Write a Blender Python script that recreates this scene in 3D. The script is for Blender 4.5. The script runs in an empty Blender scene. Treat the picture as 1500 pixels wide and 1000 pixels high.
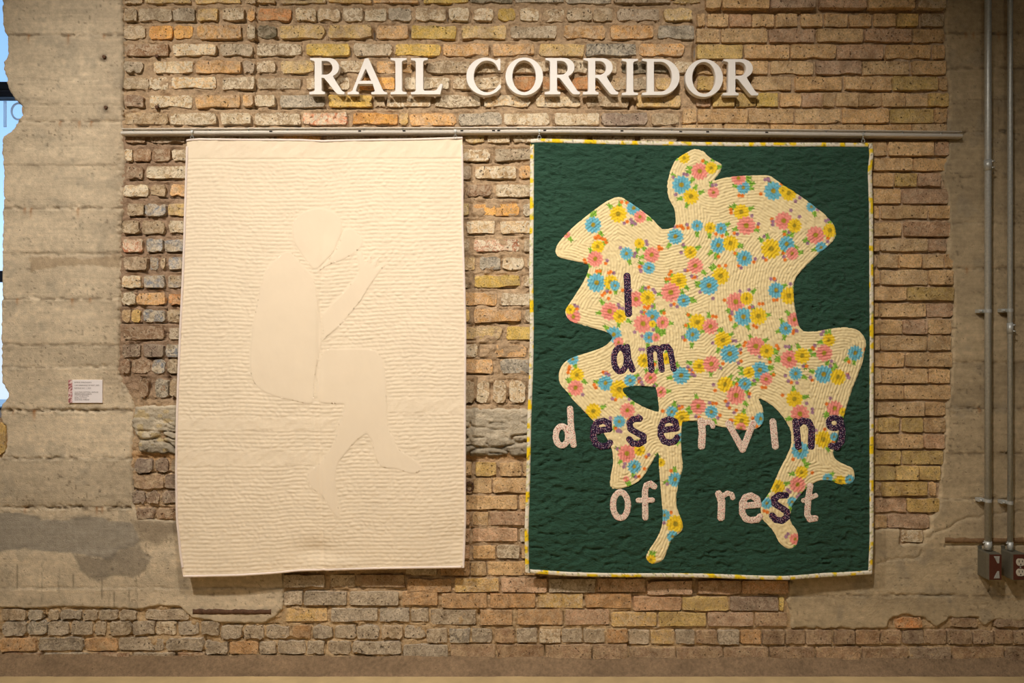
import bpy, bmesh, math, random
import numpy as np
from mathutils import Vector

random.seed(7)
rng = np.random.default_rng(7)
scene = bpy.context.scene
COL = scene.collection

# ------------------------------------------------------------------ camera
S = 375.0            # photo pixels per metre on the wall plane
D = 2.667            # camera distance from the brick face
H = 1.282            # camera height above the floor
cam_d = bpy.data.cameras.new('camera'); cam_d.lens = 24.0; cam_d.sensor_width = 36.0
cam = bpy.data.objects.new('camera', cam_d); COL.objects.link(cam)
cam.location = (0, -D, H); cam.rotation_euler = (math.radians(90), 0, 0)
scene.camera = cam

# ------------------------------------------------------------------ world, exposure
scene.view_settings.view_transform = 'Standard'
scene.view_settings.look = 'None'
scene.view_settings.gamma = 1.0
scene.view_settings.exposure = 0.0
world = bpy.data.worlds.new('world'); scene.world = world; world.use_nodes = True
wn = world.node_tree.nodes; wl = world.node_tree.links
bg = wn['Background']
sky = wn.new('ShaderNodeTexSky'); sky.sky_type = 'HOSEK_WILKIE'; sky.turbidity = 6.0
sky.sun_direction = (0.3, -0.6, 0.75)
wl.new(sky.outputs[0], bg.inputs[0]); bg.inputs[1].default_value = 6.5

# ------------------------------------------------------------------ track spots, and ceiling lamps added for fill
WARM = (1.0, 0.918, 0.845)
def spot(name, loc, target, energy, size, blend, radius, color=WARM):
    l = bpy.data.lights.new(name, 'SPOT'); l.energy = energy; l.spot_size = math.radians(size)
    l.spot_blend = blend; l.shadow_soft_size = radius; l.color = color
    o = bpy.data.objects.new(name, l); COL.objects.link(o); o.location = loc
    o.rotation_euler = (Vector(target) - Vector(loc)).to_track_quat('-Z', 'Y').to_euler()
    return o
SPOTS = [((-1.75, -1.95, 3.45), (-0.90, 0, 0.55), 295, 88, 1.0, 0.035),
         ((0.05, -2.0, 3.45), (0.45, 0, 0.62), 252, 88, 1.0, 0.08)]
for i, (loc, tg, en, sz, bl, rad) in enumerate(SPOTS):
    spot('track_spot_lamp', loc, tg, en, sz, bl, rad)
FILL_PANELS = [(-1.9, -3.3), (1.3, -3.3), (-1.9, -5.0), (1.3, -5.0)]  # unseen ceiling panels, added only to supply soft fill light
ROOM_TOP = 3.9
for (x, y) in FILL_PANELS:
    l = bpy.data.lights.new('added_fill_lamp', 'AREA'); l.shape = 'RECTANGLE'; l.size = 1.2; l.size_y = 0.3
    l.energy = 12 if x < 0 else 7; l.color = (1.0, 0.93, 0.83)
    o = bpy.data.objects.new('added_fill_lamp', l); COL.objects.link(o); o.location = (x, y, ROOM_TOP - 0.095)

# ------------------------------------------------------------------ helpers
def P(px, py, ref=0.0):
    """photo pixel -> (x, z) of the point standing `ref` metres in front of the brick face"""
    k = (D - ref) / D / S
    return (px - 750.0) * k, H - (py - 500.0) * k
def K(ref=0.0):
    return (D - ref) / D / S

def lin(c):
    c = np.asarray(c, float) / 255.0
    return np.where(c <= 0.04045, c / 12.92, ((c + 0.055) / 1.055) ** 2.4)

def hash2(ix, iy, seed):
    n = (ix.astype(np.int64) * 374761393 + iy.astype(np.int64) * 668265263 + int(seed) * 1442695041) & 0xFFFFFFFF
    n = ((n ^ (n >> 13)) * 1274126177) & 0xFFFFFFFF
    n = ((n ^ (n >> 16)) * 2246822519) & 0xFFFFFFFF
    return ((n ^ (n >> 15)) & 0xFFFFFF) / float(0xFFFFFF) * 2 - 1
def vn(x, y, seed=0):
    x = np.asarray(x, float); y = np.asarray(y, float)
    ix = np.floor(x); iy = np.floor(y); fx = x - ix; fy = y - iy
    fx = fx * fx * fx * (fx * (fx * 6 - 15) + 10); fy = fy * fy * fy * (fy * (fy * 6 - 15) + 10)
    a = hash2(ix, iy, seed); b = hash2(ix + 1, iy, seed); c = hash2(ix, iy + 1, seed); d = hash2(ix + 1, iy + 1, seed)
    return (a * (1 - fx) + b * fx) * (1 - fy) + (c * (1 - fx) + d * fx) * fy
def fbm(x, y, seed=0, o=4):
    s = 0; a = 1.0; t = 0
    for i in range(o):
        s = s + a * vn(x * 2 ** i, y * 2 ** i, seed + i * 17); t += a; a *= 0.5
    return s / t
def sstep(a, b, x):
    t = np.clip((x - a) / (b - a), 0, 1); return t * t * (3 - 2 * t)

def seg_dist(X, Y, pts, closed=False):
    best = np.full(X.shape, 1e9)
    n = len(pts); m = n if closed else n - 1
    for i in range(m):
        x0, y0 = pts[i]; x1, y1 = pts[(i + 1) % n]
        dx, dy = x1 - x0, y1 - y0; L = dx * dx + dy * dy + 1e-12
        t = np.clip(((X - x0) * dx + (Y - y0) * dy) / L, 0, 1)
        best = np.minimum(best, (X - x0 - t * dx) ** 2 + (Y - y0 - t * dy) ** 2)
    return np.sqrt(best)
def poly_sdf(loops):
    def f(X, Y):
        ins = np.zeros(X.shape, bool); d = np.full(X.shape, 1e9)
        for pts in loops:
            d = np.minimum(d, seg_dist(X, Y, pts, True))
            n = len(pts)
            for i in range(n):
                x0, y0 = pts[i]; x1, y1 = pts[(i + 1) % n]
                if y0 == y1: continue
                c = ((y0 > Y) != (y1 > Y)) & (X < (x1 - x0) * (Y - y0) / (y1 - y0) + x0)
                ins ^= c
        return np.where(ins, -d, d)
    return f
def stroke_sdf(strokes):
    def f(X, Y):
        d = np.full(X.shape, 1e9)
        for pts, w, closed in strokes:
            d = np.minimum(d, seg_dist(X, Y, pts, closed) - w / 2)
        return d
    return f
def smooth_loop(pts, n=3):
    """Catmull-Rom resampling of a closed loop"""
    out = []; N = len(pts)
    for i in range(N):
        p0, p1, p2, p3 = [np.array(pts[(i + j - 1) % N], float) for j in range(4)]
        for k in range(n):
            t = k / n
            out.append(tuple(0.5 * ((2 * p1) + (p2 - p0) * t + (2 * p0 - 5 * p1 + 4 * p2 - p3) * t * t + (3 * p1 - p0 - 3 * p2 + p3) * t ** 3)))
    return out

def mesh_obj(name, verts, faces, mat, parent=None, smooth=True, cols=None, attrs=None):
    me = bpy.data.meshes.new(name)
    verts = np.asarray(verts, np.float64)
    if isinstance(faces, np.ndarray) and faces.ndim == 2:
        n = faces.shape[1]
        me.vertices.add(len(verts)); me.vertices.foreach_set('co', verts.ravel())
        me.loops.add(faces.size); me.loops.foreach_set('vertex_index', faces.ravel().astype(np.int32))
        me.polygons.add(len(faces))
        me.polygons.foreach_set('loop_start', np.arange(0, faces.size, n, dtype=np.int32))
        me.polygons.foreach_set('loop_total', np.full(len(faces), n, np.int32))
        me.update(calc_edges=True); me.validate()
    else:
        me.from_pydata([tuple(v) for v in verts], [], [tuple(f) for f in faces])
    if smooth: me.polygons.foreach_set('use_smooth', [True] * len(me.polygons))
    def put(nm, c):
        a = me.attributes.new(nm, 'FLOAT_COLOR', 'POINT')
        c = np.asarray(c, float)
        if c.shape[1] == 3: c = np.concatenate([c, np.ones((len(c), 1))], 1)
        a.data.foreach_set('color', c.astype(np.float32).ravel())
    if cols is not None: put('Col', cols)
    for nm, c in (attrs or {}).items(): put(nm, c)
    if mat: me.materials.append(mat)
    o = bpy.data.objects.new(name, me); COL.objects.link(o)
    if parent: o.parent = parent
    return o

def bm_obj(name, bm, mat, parent=None, smooth=False):
    bmesh.ops.recalc_face_normals(bm, faces=bm.faces)
    me = bpy.data.meshes.new(name); bm.to_mesh(me); bm.free()
    if smooth: me.polygons.foreach_set('use_smooth', [True] * len(me.polygons))
    me.materials.append(mat)
    o = bpy.data.objects.new(name, me); COL.objects.link(o)
    if parent: o.parent = parent
    return o
def add_box(bm, x0, x1, y0, y1, z0, z1, bevel=0.0):
    r = bmesh.ops.create_cube(bm, size=1.0)
    for v in r['verts']:
        v.co = Vector(((x0 + x1) / 2 + v.co.x * (x1 - x0), (y0 + y1) / 2 + v.co.y * (y1 - y0), (z0 + z1) / 2 + v.co.z * (z1 - z0)))
    if bevel > 0:
        es = list({e for v in r['verts'] for e in v.link_edges})
        bmesh.ops.bevel(bm, geom=es, offset=bevel, segments=2, affect='EDGES', profile=0.5)
def box(name, x0, x1, y0, y1, z0, z1, mat, parent=None, bevel=0.0):
    bm = bmesh.new(); add_box(bm, x0, x1, y0, y1, z0, z1, bevel); return bm_obj(name, bm, mat, parent)
def add_cyl(bm, a, b, r0, r1=None, n=16):
    a = Vector(a); b = Vector(b); r1 = r0 if r1 is None else r1
    q = (b - a).to_track_quat('Z', 'Y'); L = (b - a).length
    r = bmesh.ops.create_cone(bm, cap_ends=True, segments=n, radius1=r0, radius2=r1, depth=L)
    for v in r['verts']: v.co = (a + b) / 2 + q @ v.co
def cyl(name, a, b, r0, mat, parent=None, r1=None, n=16, smooth=True):
    bm = bmesh.new(); add_cyl(bm, a, b, r0, r1, n); o = bm_obj(name, bm, mat, parent)
    if smooth:
        for p in o.data.polygons: p.use_smooth = len(p.vertices) == 4
    return o
def tag(o, label=None, cat=None, group=None, kind=None):
    if label: o['label'] = label
    if cat: o['category'] = cat
    if group: o['group'] = group
    if kind: o['kind'] = kind
    return o
def empty(name, loc):
    o = bpy.data.objects.new(name, None); COL.objects.link(o); o.location = loc; o.empty_display_size = 0.05
    return o
def adopt(root):
    """give children that were built in world space the root's origin"""
    for c in root.children:
        c.matrix_parent_inverse = root.matrix_world.inverted()
def rooted(name, loc, label, cat, group=None):
    o = empty(name, loc); tag(o, label, cat, group); return o
def finish(root):
    inv = Vector(root.location)
    for c in root.children:
        c.location = Vector(c.location) - inv

# ------------------------------------------------------------------ materials
def new_mat(name):
    m = bpy.data.materials.new(name); m.use_nodes = True
    nt = m.node_tree; return m, nt, nt.nodes, nt.links, nt.nodes['Principled BSDF']
def nd(ns, t, **kw):
    n = ns.new(t)
    for k, v in kw.items(): setattr(n, k, v)
    return n
def noise(ns, ls, coord, scale, detail=4, rough=0.6, dist=0.0):
    n = ns.new('ShaderNodeTexNoise'); n.inputs['Scale'].default_value = scale; n.inputs['Detail'].default_value = detail
    n.inputs['Roughness'].default_value = rough; n.inputs['Distortion'].default_value = dist
    ls.new(coord, n.inputs['Vector']); return n.outputs['Fac']
def ramp(ns, ls, fac, stops):
    r = ns.new('ShaderNodeValToRGB'); ls.new(fac, r.inputs[0]); e = r.color_ramp.elements
    e[0].position, e[0].color = stops[0][0], (*stops[0][1], 1); e[1].position, e[1].color = stops[1][0], (*stops[1][1], 1)
    for p, c in stops[2:]:
        x = e.new(p); x.color = (*c, 1)
    return r.outputs[0]
def mix(ns, ls, fac, a, b, mode='MIX'):
    m = ns.new('ShaderNodeMix'); m.data_type = 'RGBA'; m.blend_type = mode
    for sock, v in ((m.inputs[0], fac), (m.inputs[6], a), (m.inputs[7], b)):
        if hasattr(v, 'is_linked'): ls.new(v, sock)
        elif isinstance(v, (int, float)): sock.default_value = v
        else: sock.default_value = (*v, 1)
    return m.outputs[2]
def math_n(ns, ls, op, a, b):
    m = ns.new('ShaderNodeMath'); m.operation = op; m.use_clamp = False
    for s, v in ((m.inputs[0], a), (m.inputs[1], b)):
        if hasattr(v, 'is_linked'): ls.new(v, s)
        else: s.default_value = v
    return m.outputs[0]
def bump(ns, ls, bsdf, h, strength, dist):
    b = ns.new('ShaderNodeBump'); b.inputs['Strength'].default_value = strength; b.inputs['Distance'].default_value = dist
    ls.new(h, b.inputs['Height']); ls.new(b.outputs[0], bsdf.inputs['Normal'])
def attr(ns, nm):
    a = ns.new('ShaderNodeAttribute'); a.attribute_name = nm; return a.outputs['Color']
def geo_pos(ns):
    return ns.new('ShaderNodeNewGeometry').outputs['Position']

def mat_brick():
    m, nt, ns, ls, b = new_mat('brick_clay')
    pos = geo_pos(ns)
    n1 = noise(ns, ls, pos, 26, 3, 0.6, 0.6)
    f1 = ramp(ns, ls, n1, [(0.40, (0, 0, 0)), (0.60, (1, 1, 1))])
    c = mix(ns, ls, f1, attr(ns, 'Col'), attr(ns, 'Col2'))
    # grain
    n3 = noise(ns, ls, pos, 190, 4, 0.7)
    g = ramp(ns, ls, n3, [(0.28, (0.55, 0.52, 0.47)), (0.60, (1.10, 1.10, 1.10))])
    st = ramp(ns, ls, noise(ns, ls, pos, 17, 4, 0.6, 0.5), [(0.30, (0.68, 0.66, 0.62)), (0.58, (1.06, 1.06, 1.06))])
    g = mix(ns, ls, 1.0, g, st, 'MULTIPLY')
    c = mix(ns, ls, 1.0, c, g, 'MULTIPLY')
    # worn mortar / limewash film in patches, amount set per brick
    n2 = noise(ns, ls, pos, 48, 5, 0.7, 1.2)
    w = ramp(ns, ls, n2, [(0.47, (0, 0, 0)), (0.55, (1, 1, 1))])
    wa = mix(ns, ls, 1.0, w, attr(ns, 'Film'), 'MULTIPLY')
    c = mix(ns, ls, wa, c, mix(ns, ls, 0.55, tuple(lin((236, 220, 190))), g, 'MULTIPLY'))
    # pits
    n4 = noise(ns, ls, pos, 95, 2, 0.5)
    pit = ramp(ns, ls, n4, [(0.29, (1, 1, 1)), (0.335, (0, 0, 0))])
    c = mix(ns, ls, math_n(ns, ls, 'MULTIPLY', pit, 0.75), c, tuple(lin((66, 48, 32))))
    ls.new(c, b.inputs['Base Color']); b.inputs['Roughness'].default_value = 0.92; b.inputs['Specular IOR Level'].default_value = 0.15
    h = math_n(ns, ls, 'SUBTRACT', math_n(ns, ls, 'ADD', math_n(ns, ls, 'MULTIPLY', n3, 0.5), n2), math_n(ns, ls, 'MULTIPLY', pit, 1.2))
    bump(ns, ls, b, h, 1.0, 0.0055)
    return m
def mat_vcol(name, gscale, glo, ghi, bscale, bdist, bstr=0.6, rough=0.9, spec=0.15, speck=0.0, detail=5):
    m, nt, ns, ls, b = new_mat(name)
    pos = geo_pos(ns)
    n1 = noise(ns, ls, pos, gscale, detail, 0.65)
    g = ramp(ns, ls, n1, [(0.25, (glo,) * 3), (0.72, (ghi,) * 3)])
    c = mix(ns, ls, 1.0, attr(ns, 'Col'), g, 'MULTIPLY')
    n2 = noise(ns, ls, pos, bscale, 4, 0.65)
    if speck:
        n3 = noise(ns, ls, pos, 120, 2, 0.5)
        pit = ramp(ns, ls, n3, [(0.245, (1, 1, 1)), (0.28, (0, 0, 0))])
        c = mix(ns, ls, math_n(ns, ls, 'MULTIPLY', pit, speck), c, tuple(lin((60, 48, 34))))
        n2 = math_n(ns, ls, 'SUBTRACT', n2, math_n(ns, ls, 'MULTIPLY', pit, 0.7))
    ls.new(c, b.inputs['Base Color']); b.inputs['Roughness'].default_value = rough; b.inputs['Specular IOR Level'].default_value = spec
    bump(ns, ls, b, n2, bstr, bdist)
    return m
def mat_plain(name, rgb, rough=0.6, metal=0.0, nscale=60, lo=0.9, hi=1.05, bscale=200, bdist=0.0003, spec=0.4):
    m, nt, ns, ls, b = new_mat(name)
    pos = geo_pos(ns)
    g = ramp(ns, ls, noise(ns, ls, pos, nscale, 4), [(0.3, (lo,) * 3), (0.7, (hi,) * 3)])
    c = mix(ns, ls, 1.0, tuple(lin(rgb)), g, 'MULTIPLY')
    ls.new(c, b.inputs['Base Color']); b.inputs['Roughness'].default_value = rough; b.inputs['Metallic'].default_value = metal
    b.inputs['Specular IOR Level'].default_value = spec
    bump(ns, ls, b, noise(ns, ls, pos, bscale, 3), 0.4, bdist)
    return m
def mat_print(name, base, dots, scale, thr, wrinkle=0.0012):
    """cotton with a small scattered print: coloured flecks on a base cloth"""
    m, nt, ns, ls, b = new_mat(name)
    pos = geo_pos(ns)
    v = ns.new('ShaderNodeTexVoronoi'); v.inputs['Scale'].default_value = scale; ls.new(pos, v.inputs['Vector'])
    d = ramp(ns, ls, v.outputs['Distance'], [(thr, (1, 1, 1)), (thr + 0.1, (0, 0, 0))])
    sep = ns.new('ShaderNodeSeparateColor'); ls.new(v.outputs['Color'], sep.inputs[0])
    cr = ns.new('ShaderNodeValToRGB'); cr.color_ramp.interpolation = 'CONSTANT'; ls.new(sep.outputs[0], cr.inputs[0])
    e = cr.color_ramp.elements; e[0].position = 0; e[0].color = (*lin(dots[0]), 1); e[1].position = 1 / len(dots); e[1].color = (*lin(dots[1]), 1)
    for i, c in enumerate(dots[2:]): x = e.new((i + 2) / len(dots)); x.color = (*lin(c), 1)
    c = mix(ns, ls, d, tuple(lin(base)), cr.outputs[0])
    ls.new(c, b.inputs['Base Color']); b.inputs['Roughness'].default_value = 0.9; b.inputs['Specular IOR Level'].default_value = 0.1
    bump(ns, ls, b, noise(ns, ls, pos, 130, 3), 0.5, wrinkle)
    return m
def mat_cloth(name, rgb, sx, sz, dist, lo=0.93, hi=1.05, usecol=False):
    """woven cotton with stitched puckers: fine relief stretched along the stitch rows"""
    m, nt, ns, ls, b = new_mat(name)
    pos = geo_pos(ns)
    mp = ns.new('ShaderNodeMapping'); mp.inputs['Scale'].default_value = (sx, 1, sz); ls.new(pos, mp.inputs['Vector'])
    n = noise(ns, ls, mp.outputs[0], 1.0, 4, 0.6, 0.8)
    wv = noise(ns, ls, pos, 900, 2)
    g = ramp(ns, ls, noise(ns, ls, pos, 9, 4), [(0.3, (lo,) * 3), (0.7, (hi,) * 3)])
    base = attr(ns, 'Col') if usecol else tuple(lin(rgb))
    c = mix(ns, ls, 1.0, base, g, 'MULTIPLY')
    ls.new(c, b.inputs['Base Color']); b.inputs['Roughness'].default_value = 0.88; b.inputs['Specular IOR Level'].default_value = 0.12
    b.inputs['Sheen Weight'].default_value = 0.08
    h = math_n(ns, ls, 'ADD', n, math_n(ns, ls, 'MULTIPLY', wv, 0.12))
    bump(ns, ls, b, h, 0.8, dist)
    return m

M_brick = mat_brick()
M_mortar = mat_vcol('lime_mortar', 75, 0.62, 1.18, 190, 0.006, 1.0, speck=0.6)
M_conc = mat_vcol('board_formed_concrete', 45, 0.74, 1.13, 230, 0.0032, 0.9, speck=0.6, detail=7)
M_stone = mat_vcol('split_limestone', 45, 0.7, 1.12, 150, 0.006, 0.9, speck=0.3)
M_floor = mat_vcol('floor_concrete', 12, 0.85, 1.08, 120, 0.001, 0.5)
M_plaster = mat_plain('room_plaster', (128, 118, 104), 0.9, 0, 4)
M_ceil = mat_plain('ceiling_paint', (96, 92, 86), 0.9, 0, 4)
M_white = mat_plain('white_painted_board', (236, 230, 220), 0.5, 0, 40, 0.97, 1.02)
M_alu = mat_plain('brushed_aluminium', (226, 218, 204), 0.38, 0.35, 80, 0.92, 1.04)
M_alu_d = mat_plain('aluminium_groove', (176, 164, 148), 0.5, 0.35, 80, 0.92, 1.04)
M_zinc = mat_plain('galvanised_steel', (200, 202, 196), 0.42, 0.40, 120, 0.8, 1.06)
M_box = mat_plain('galvanised_box_steel', (126, 122, 106), 0.5, 0.55, 140, 0.85, 1.05)
M_brown = mat_plain('brown_plastic_cover', (88, 48, 36), 0.4, 0, 30)
M_outlet = mat_plain('ivory_outlet_plastic', (205, 196, 176), 0.45)
M_dark = mat_plain('dark_slot', (22, 18, 15), 0.8)
M_rust = mat_plain('rusted_steel', (100, 74, 56), 0.9, 0, 90, 0.6, 1.25, 160, 0.002, 0.2)
M_wood = mat_plain('exposed_brown_timber_strip', (140, 110, 78), 0.9, 0, 70, 0.65, 1.2, 120, 0.002, 0.2)
M_cream = mat_cloth('cream_quilted_cotton', (0, 0, 0), 95, 330, 0.0010, 0.97, 1.03, usecol=True)
M_creamA = mat_cloth('cream_applique_cotton', (238, 220, 191), 25, 25, 0.0005, 0.98, 1.02)
M_creamB = mat_cloth('cream_binding_cotton', (238, 222, 208), 150, 150, 0.0005)
M_green = mat_cloth('green_quilted_cotton', (48, 82, 64), 70, 165, 0.013, 0.9, 1.08)
M_floral = mat_cloth('floral_printed_cotton', (0, 0, 0), 130, 200, 0.0016, 0.97, 1.03, usecol=True)
M_bind = mat_cloth('floral_binding_cotton', (0, 0, 0), 200, 200, 0.0008, 0.97, 1.03, usecol=True)
M_navy = mat_print('navy_dotted_cotton', (48, 34, 58), [(214, 190, 190), (196, 120, 132), (170, 150, 175)], 215, 0.27)
M_ditsy = mat_print('pale_ditsy_floral_cotton', (240, 220, 200), [(206, 108, 100), (112, 118, 80), (150, 90, 80), (236, 180, 160)], 270, 0.36)
M_frame = mat_plain('dark_window_frame', (22, 34, 52), 0.5)
M_card = mat_plain('white_card', (240, 232, 228), 0.6, 0, 40, 0.98, 1.01)
M_ink = mat_plain('grey_ink', (120, 108, 104), 0.7)
M_vinyl = mat_plain('white_vinyl', (240, 246, 250), 0.5)
mv_, nt, ns, ls, b = new_mat('white_vinyl_film')
tr = ns.new('ShaderNodeBsdfTranslucent'); ls.new(ramp(ns, ls, noise(ns, ls, geo_pos(ns), 20), [(0.3, (.93, .95, .97)), (0.7, (.97, .98, 1))]), tr.inputs[0]); ls.new(tr.outputs[0], ns['Material Output'].inputs[0])
M_vinyl = mv_
M_pave = mat_plain('pavement', (190, 205, 215), 0.9)
M_black = mat_plain('black_lamp_housing', (24, 24, 24), 0.5)
mg, nt, ns, ls, b = new_mat('window_glass')
ls.new(ramp(ns, ls, noise(ns, ls, geo_pos(ns), 3), [(0.3, (0.86, 0.95, 1.0)), (0.7, (0.92, 0.98, 1.0))]), b.inputs['Base Color'])
b.inputs['Transmission Weight'].default_value = 1.0; b.inputs['Roughness'].default_value = 0.0; b.inputs['IOR'].default_value = 1.02
M_glass = mg
ml, nt, ns, ls, b = new_mat('lit_lamp_lens')
ls.new(ramp(ns, ls, noise(ns, ls, geo_pos(ns), 6), [(0.3, (1, 0.9, 0.74)), (0.7, (1, 0.92, 0.78))]), b.inputs['Emission Color'])
b.inputs['Emission Strength'].default_value = 2.0
M_lens = ml

# ------------------------------------------------------------------ room shell
XL, XR, YF = -3.4, 4.2, -6.2
fx = np.arange(XL, XR + 0.001, 0.05); fy = np.arange(-1.2, 0.31, 0.03)
def floor_mesh():
    X, Y = np.meshgrid(np.concatenate([[XL], np.linspace(-2.8, 2.8, 190), [XR]]), np.concatenate([[YF, -4, -2], np.linspace(-1.0, 0.3, 70)]))
    n = fbm(X * 3, Y * 5, 5) ; n2 = fbm(X * 11, Y * 14, 8)
    c = lin((190, 166, 122))[None, None, :] * (1 + 0.12 * n + 0.10 * n2)[..., None]
    Z = 0.0006 * n2
    v = np.stack([X, Y, Z], -1).reshape(-1, 3)
    r, q = X.shape; idx = np.arange(r * q).reshape(r, q)
    f = np.stack([idx[:-1, :-1], idx[:-1, 1:], idx[1:, 1:], idx[1:, :-1]], -1).reshape(-1, 4)
    return mesh_obj('floor', v, f, M_floor, cols=c.reshape(-1, 3))
tag(floor_mesh(), kind='structure')
tag(box('floor_slab', XL, XR, YF, 0.5, -0.12, -0.01, M_plaster), kind='structure').name = 'floor_base'
tag(box('ceiling', XL - .1, XR + .1, YF - .1, 0.5, ROOM_TOP, ROOM_TOP + 0.1, M_ceil), kind='structure')
tag(box('wall_left', XL - .1, XL, YF, 0.5, -0.1, ROOM_TOP, M_plaster), kind='structure')
tag(box('wall_right', XR, XR + .1, YF, 0.5, -0.1, ROOM_TOP, M_plaster), kind='structure')
tag(box('wall_front', XL - .1, XR + .1, YF - .1, YF, -0.1, ROOM_TOP, M_plaster), kind='structure')

# back wall: solid core with the opening at its left
OPX0, OPX1 = -2.95, P(42, 0)[0]
OPZ0 = P(0, 612)[1]; OPZ1 = P(0, -90)[1]
bm = bmesh.new()
add_box(bm, OPX1, XR, 0.03, 0.30, -0.1, ROOM_TOP)
add_box(bm, OPX0, OPX1, 0.03, 0.30, -0.1, OPZ0)
add_box(bm, OPX0, OPX1, 0.03, 0.30, OPZ1, ROOM_TOP)
add_box(bm, XL, OPX0, 0.03, 0.30, -0.1, ROOM_TOP)
wall = tag(bm_obj('wall_back', bm, M_plaster), kind='structure')

def grid_faces(mask):
    r, q = mask.shape; idx = np.arange(r * q).reshape(r, q)
    f = np.stack([idx[:-1, :-1], idx[1:, :-1], idx[1:, 1:], idx[:-1, 1:]], -1)
    keep = mask[:-1, :-1] | mask[1:, :-1] | mask[1:, 1:] | mask[:-1, 1:]
    return f[keep]
def patch(name, bounds, step, sdf, depth, thick, mat, parent, ref=0.0, edge=2.0, cols=None, drop=0.0, smooth=True):
    """relief sheet: pixel-sized grid inside the outline `sdf`, rim pulled onto the outline and down by `thick`"""
    x0, y0, x1, y1 = bounds
    X, Y = np.meshgrid(np.arange(x0, x1 + step, step), np.arange(y0, y1 + step, step))
    X = X.astype(float); Y = Y.astype(float)
    F = sdf(X, Y); m = F < 0
    faces = grid_faces(m)
    used = np.unique(faces); remap = np.full(X.size, -1); remap[used] = np.arange(len(used))
    x = X.ravel()[used]; y = Y.ravel()[used]; f = F.ravel()[used]
    out = f > -0.15 * step
    e = 0.25
    for _ in range(2):
        xo, yo = x[out], y[out]
        fo = sdf(xo, yo); gx = (sdf(xo + e, yo) - sdf(xo - e, yo)) / (2 * e); gy = (sdf(xo, yo + e) - sdf(xo, yo - e)) / (2 * e)
        g2 = np.maximum(gx * gx + gy * gy, 0.3)
        mv = np.clip(fo, -step * 1.5, step * 1.5)
        x[out] = xo - mv * gx / g2; y[out] = yo - mv * gy / g2
    t = np.where(out, 0.0, sstep(0, 1, np.clip(-f / edge, 0, 1)) * 0.75 + 0.25)
    d = depth(x, y) - thick * (1 - t) - np.where(out, drop, 0)
    k = K(ref)
    v = np.stack([(x - 750) * k, -d, H - (y - 500) * k], -1)
    c = cols(x, y) if cols is not None else None
    return mesh_obj(name, v, remap[faces], mat, parent, smooth, cols=c)

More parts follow.
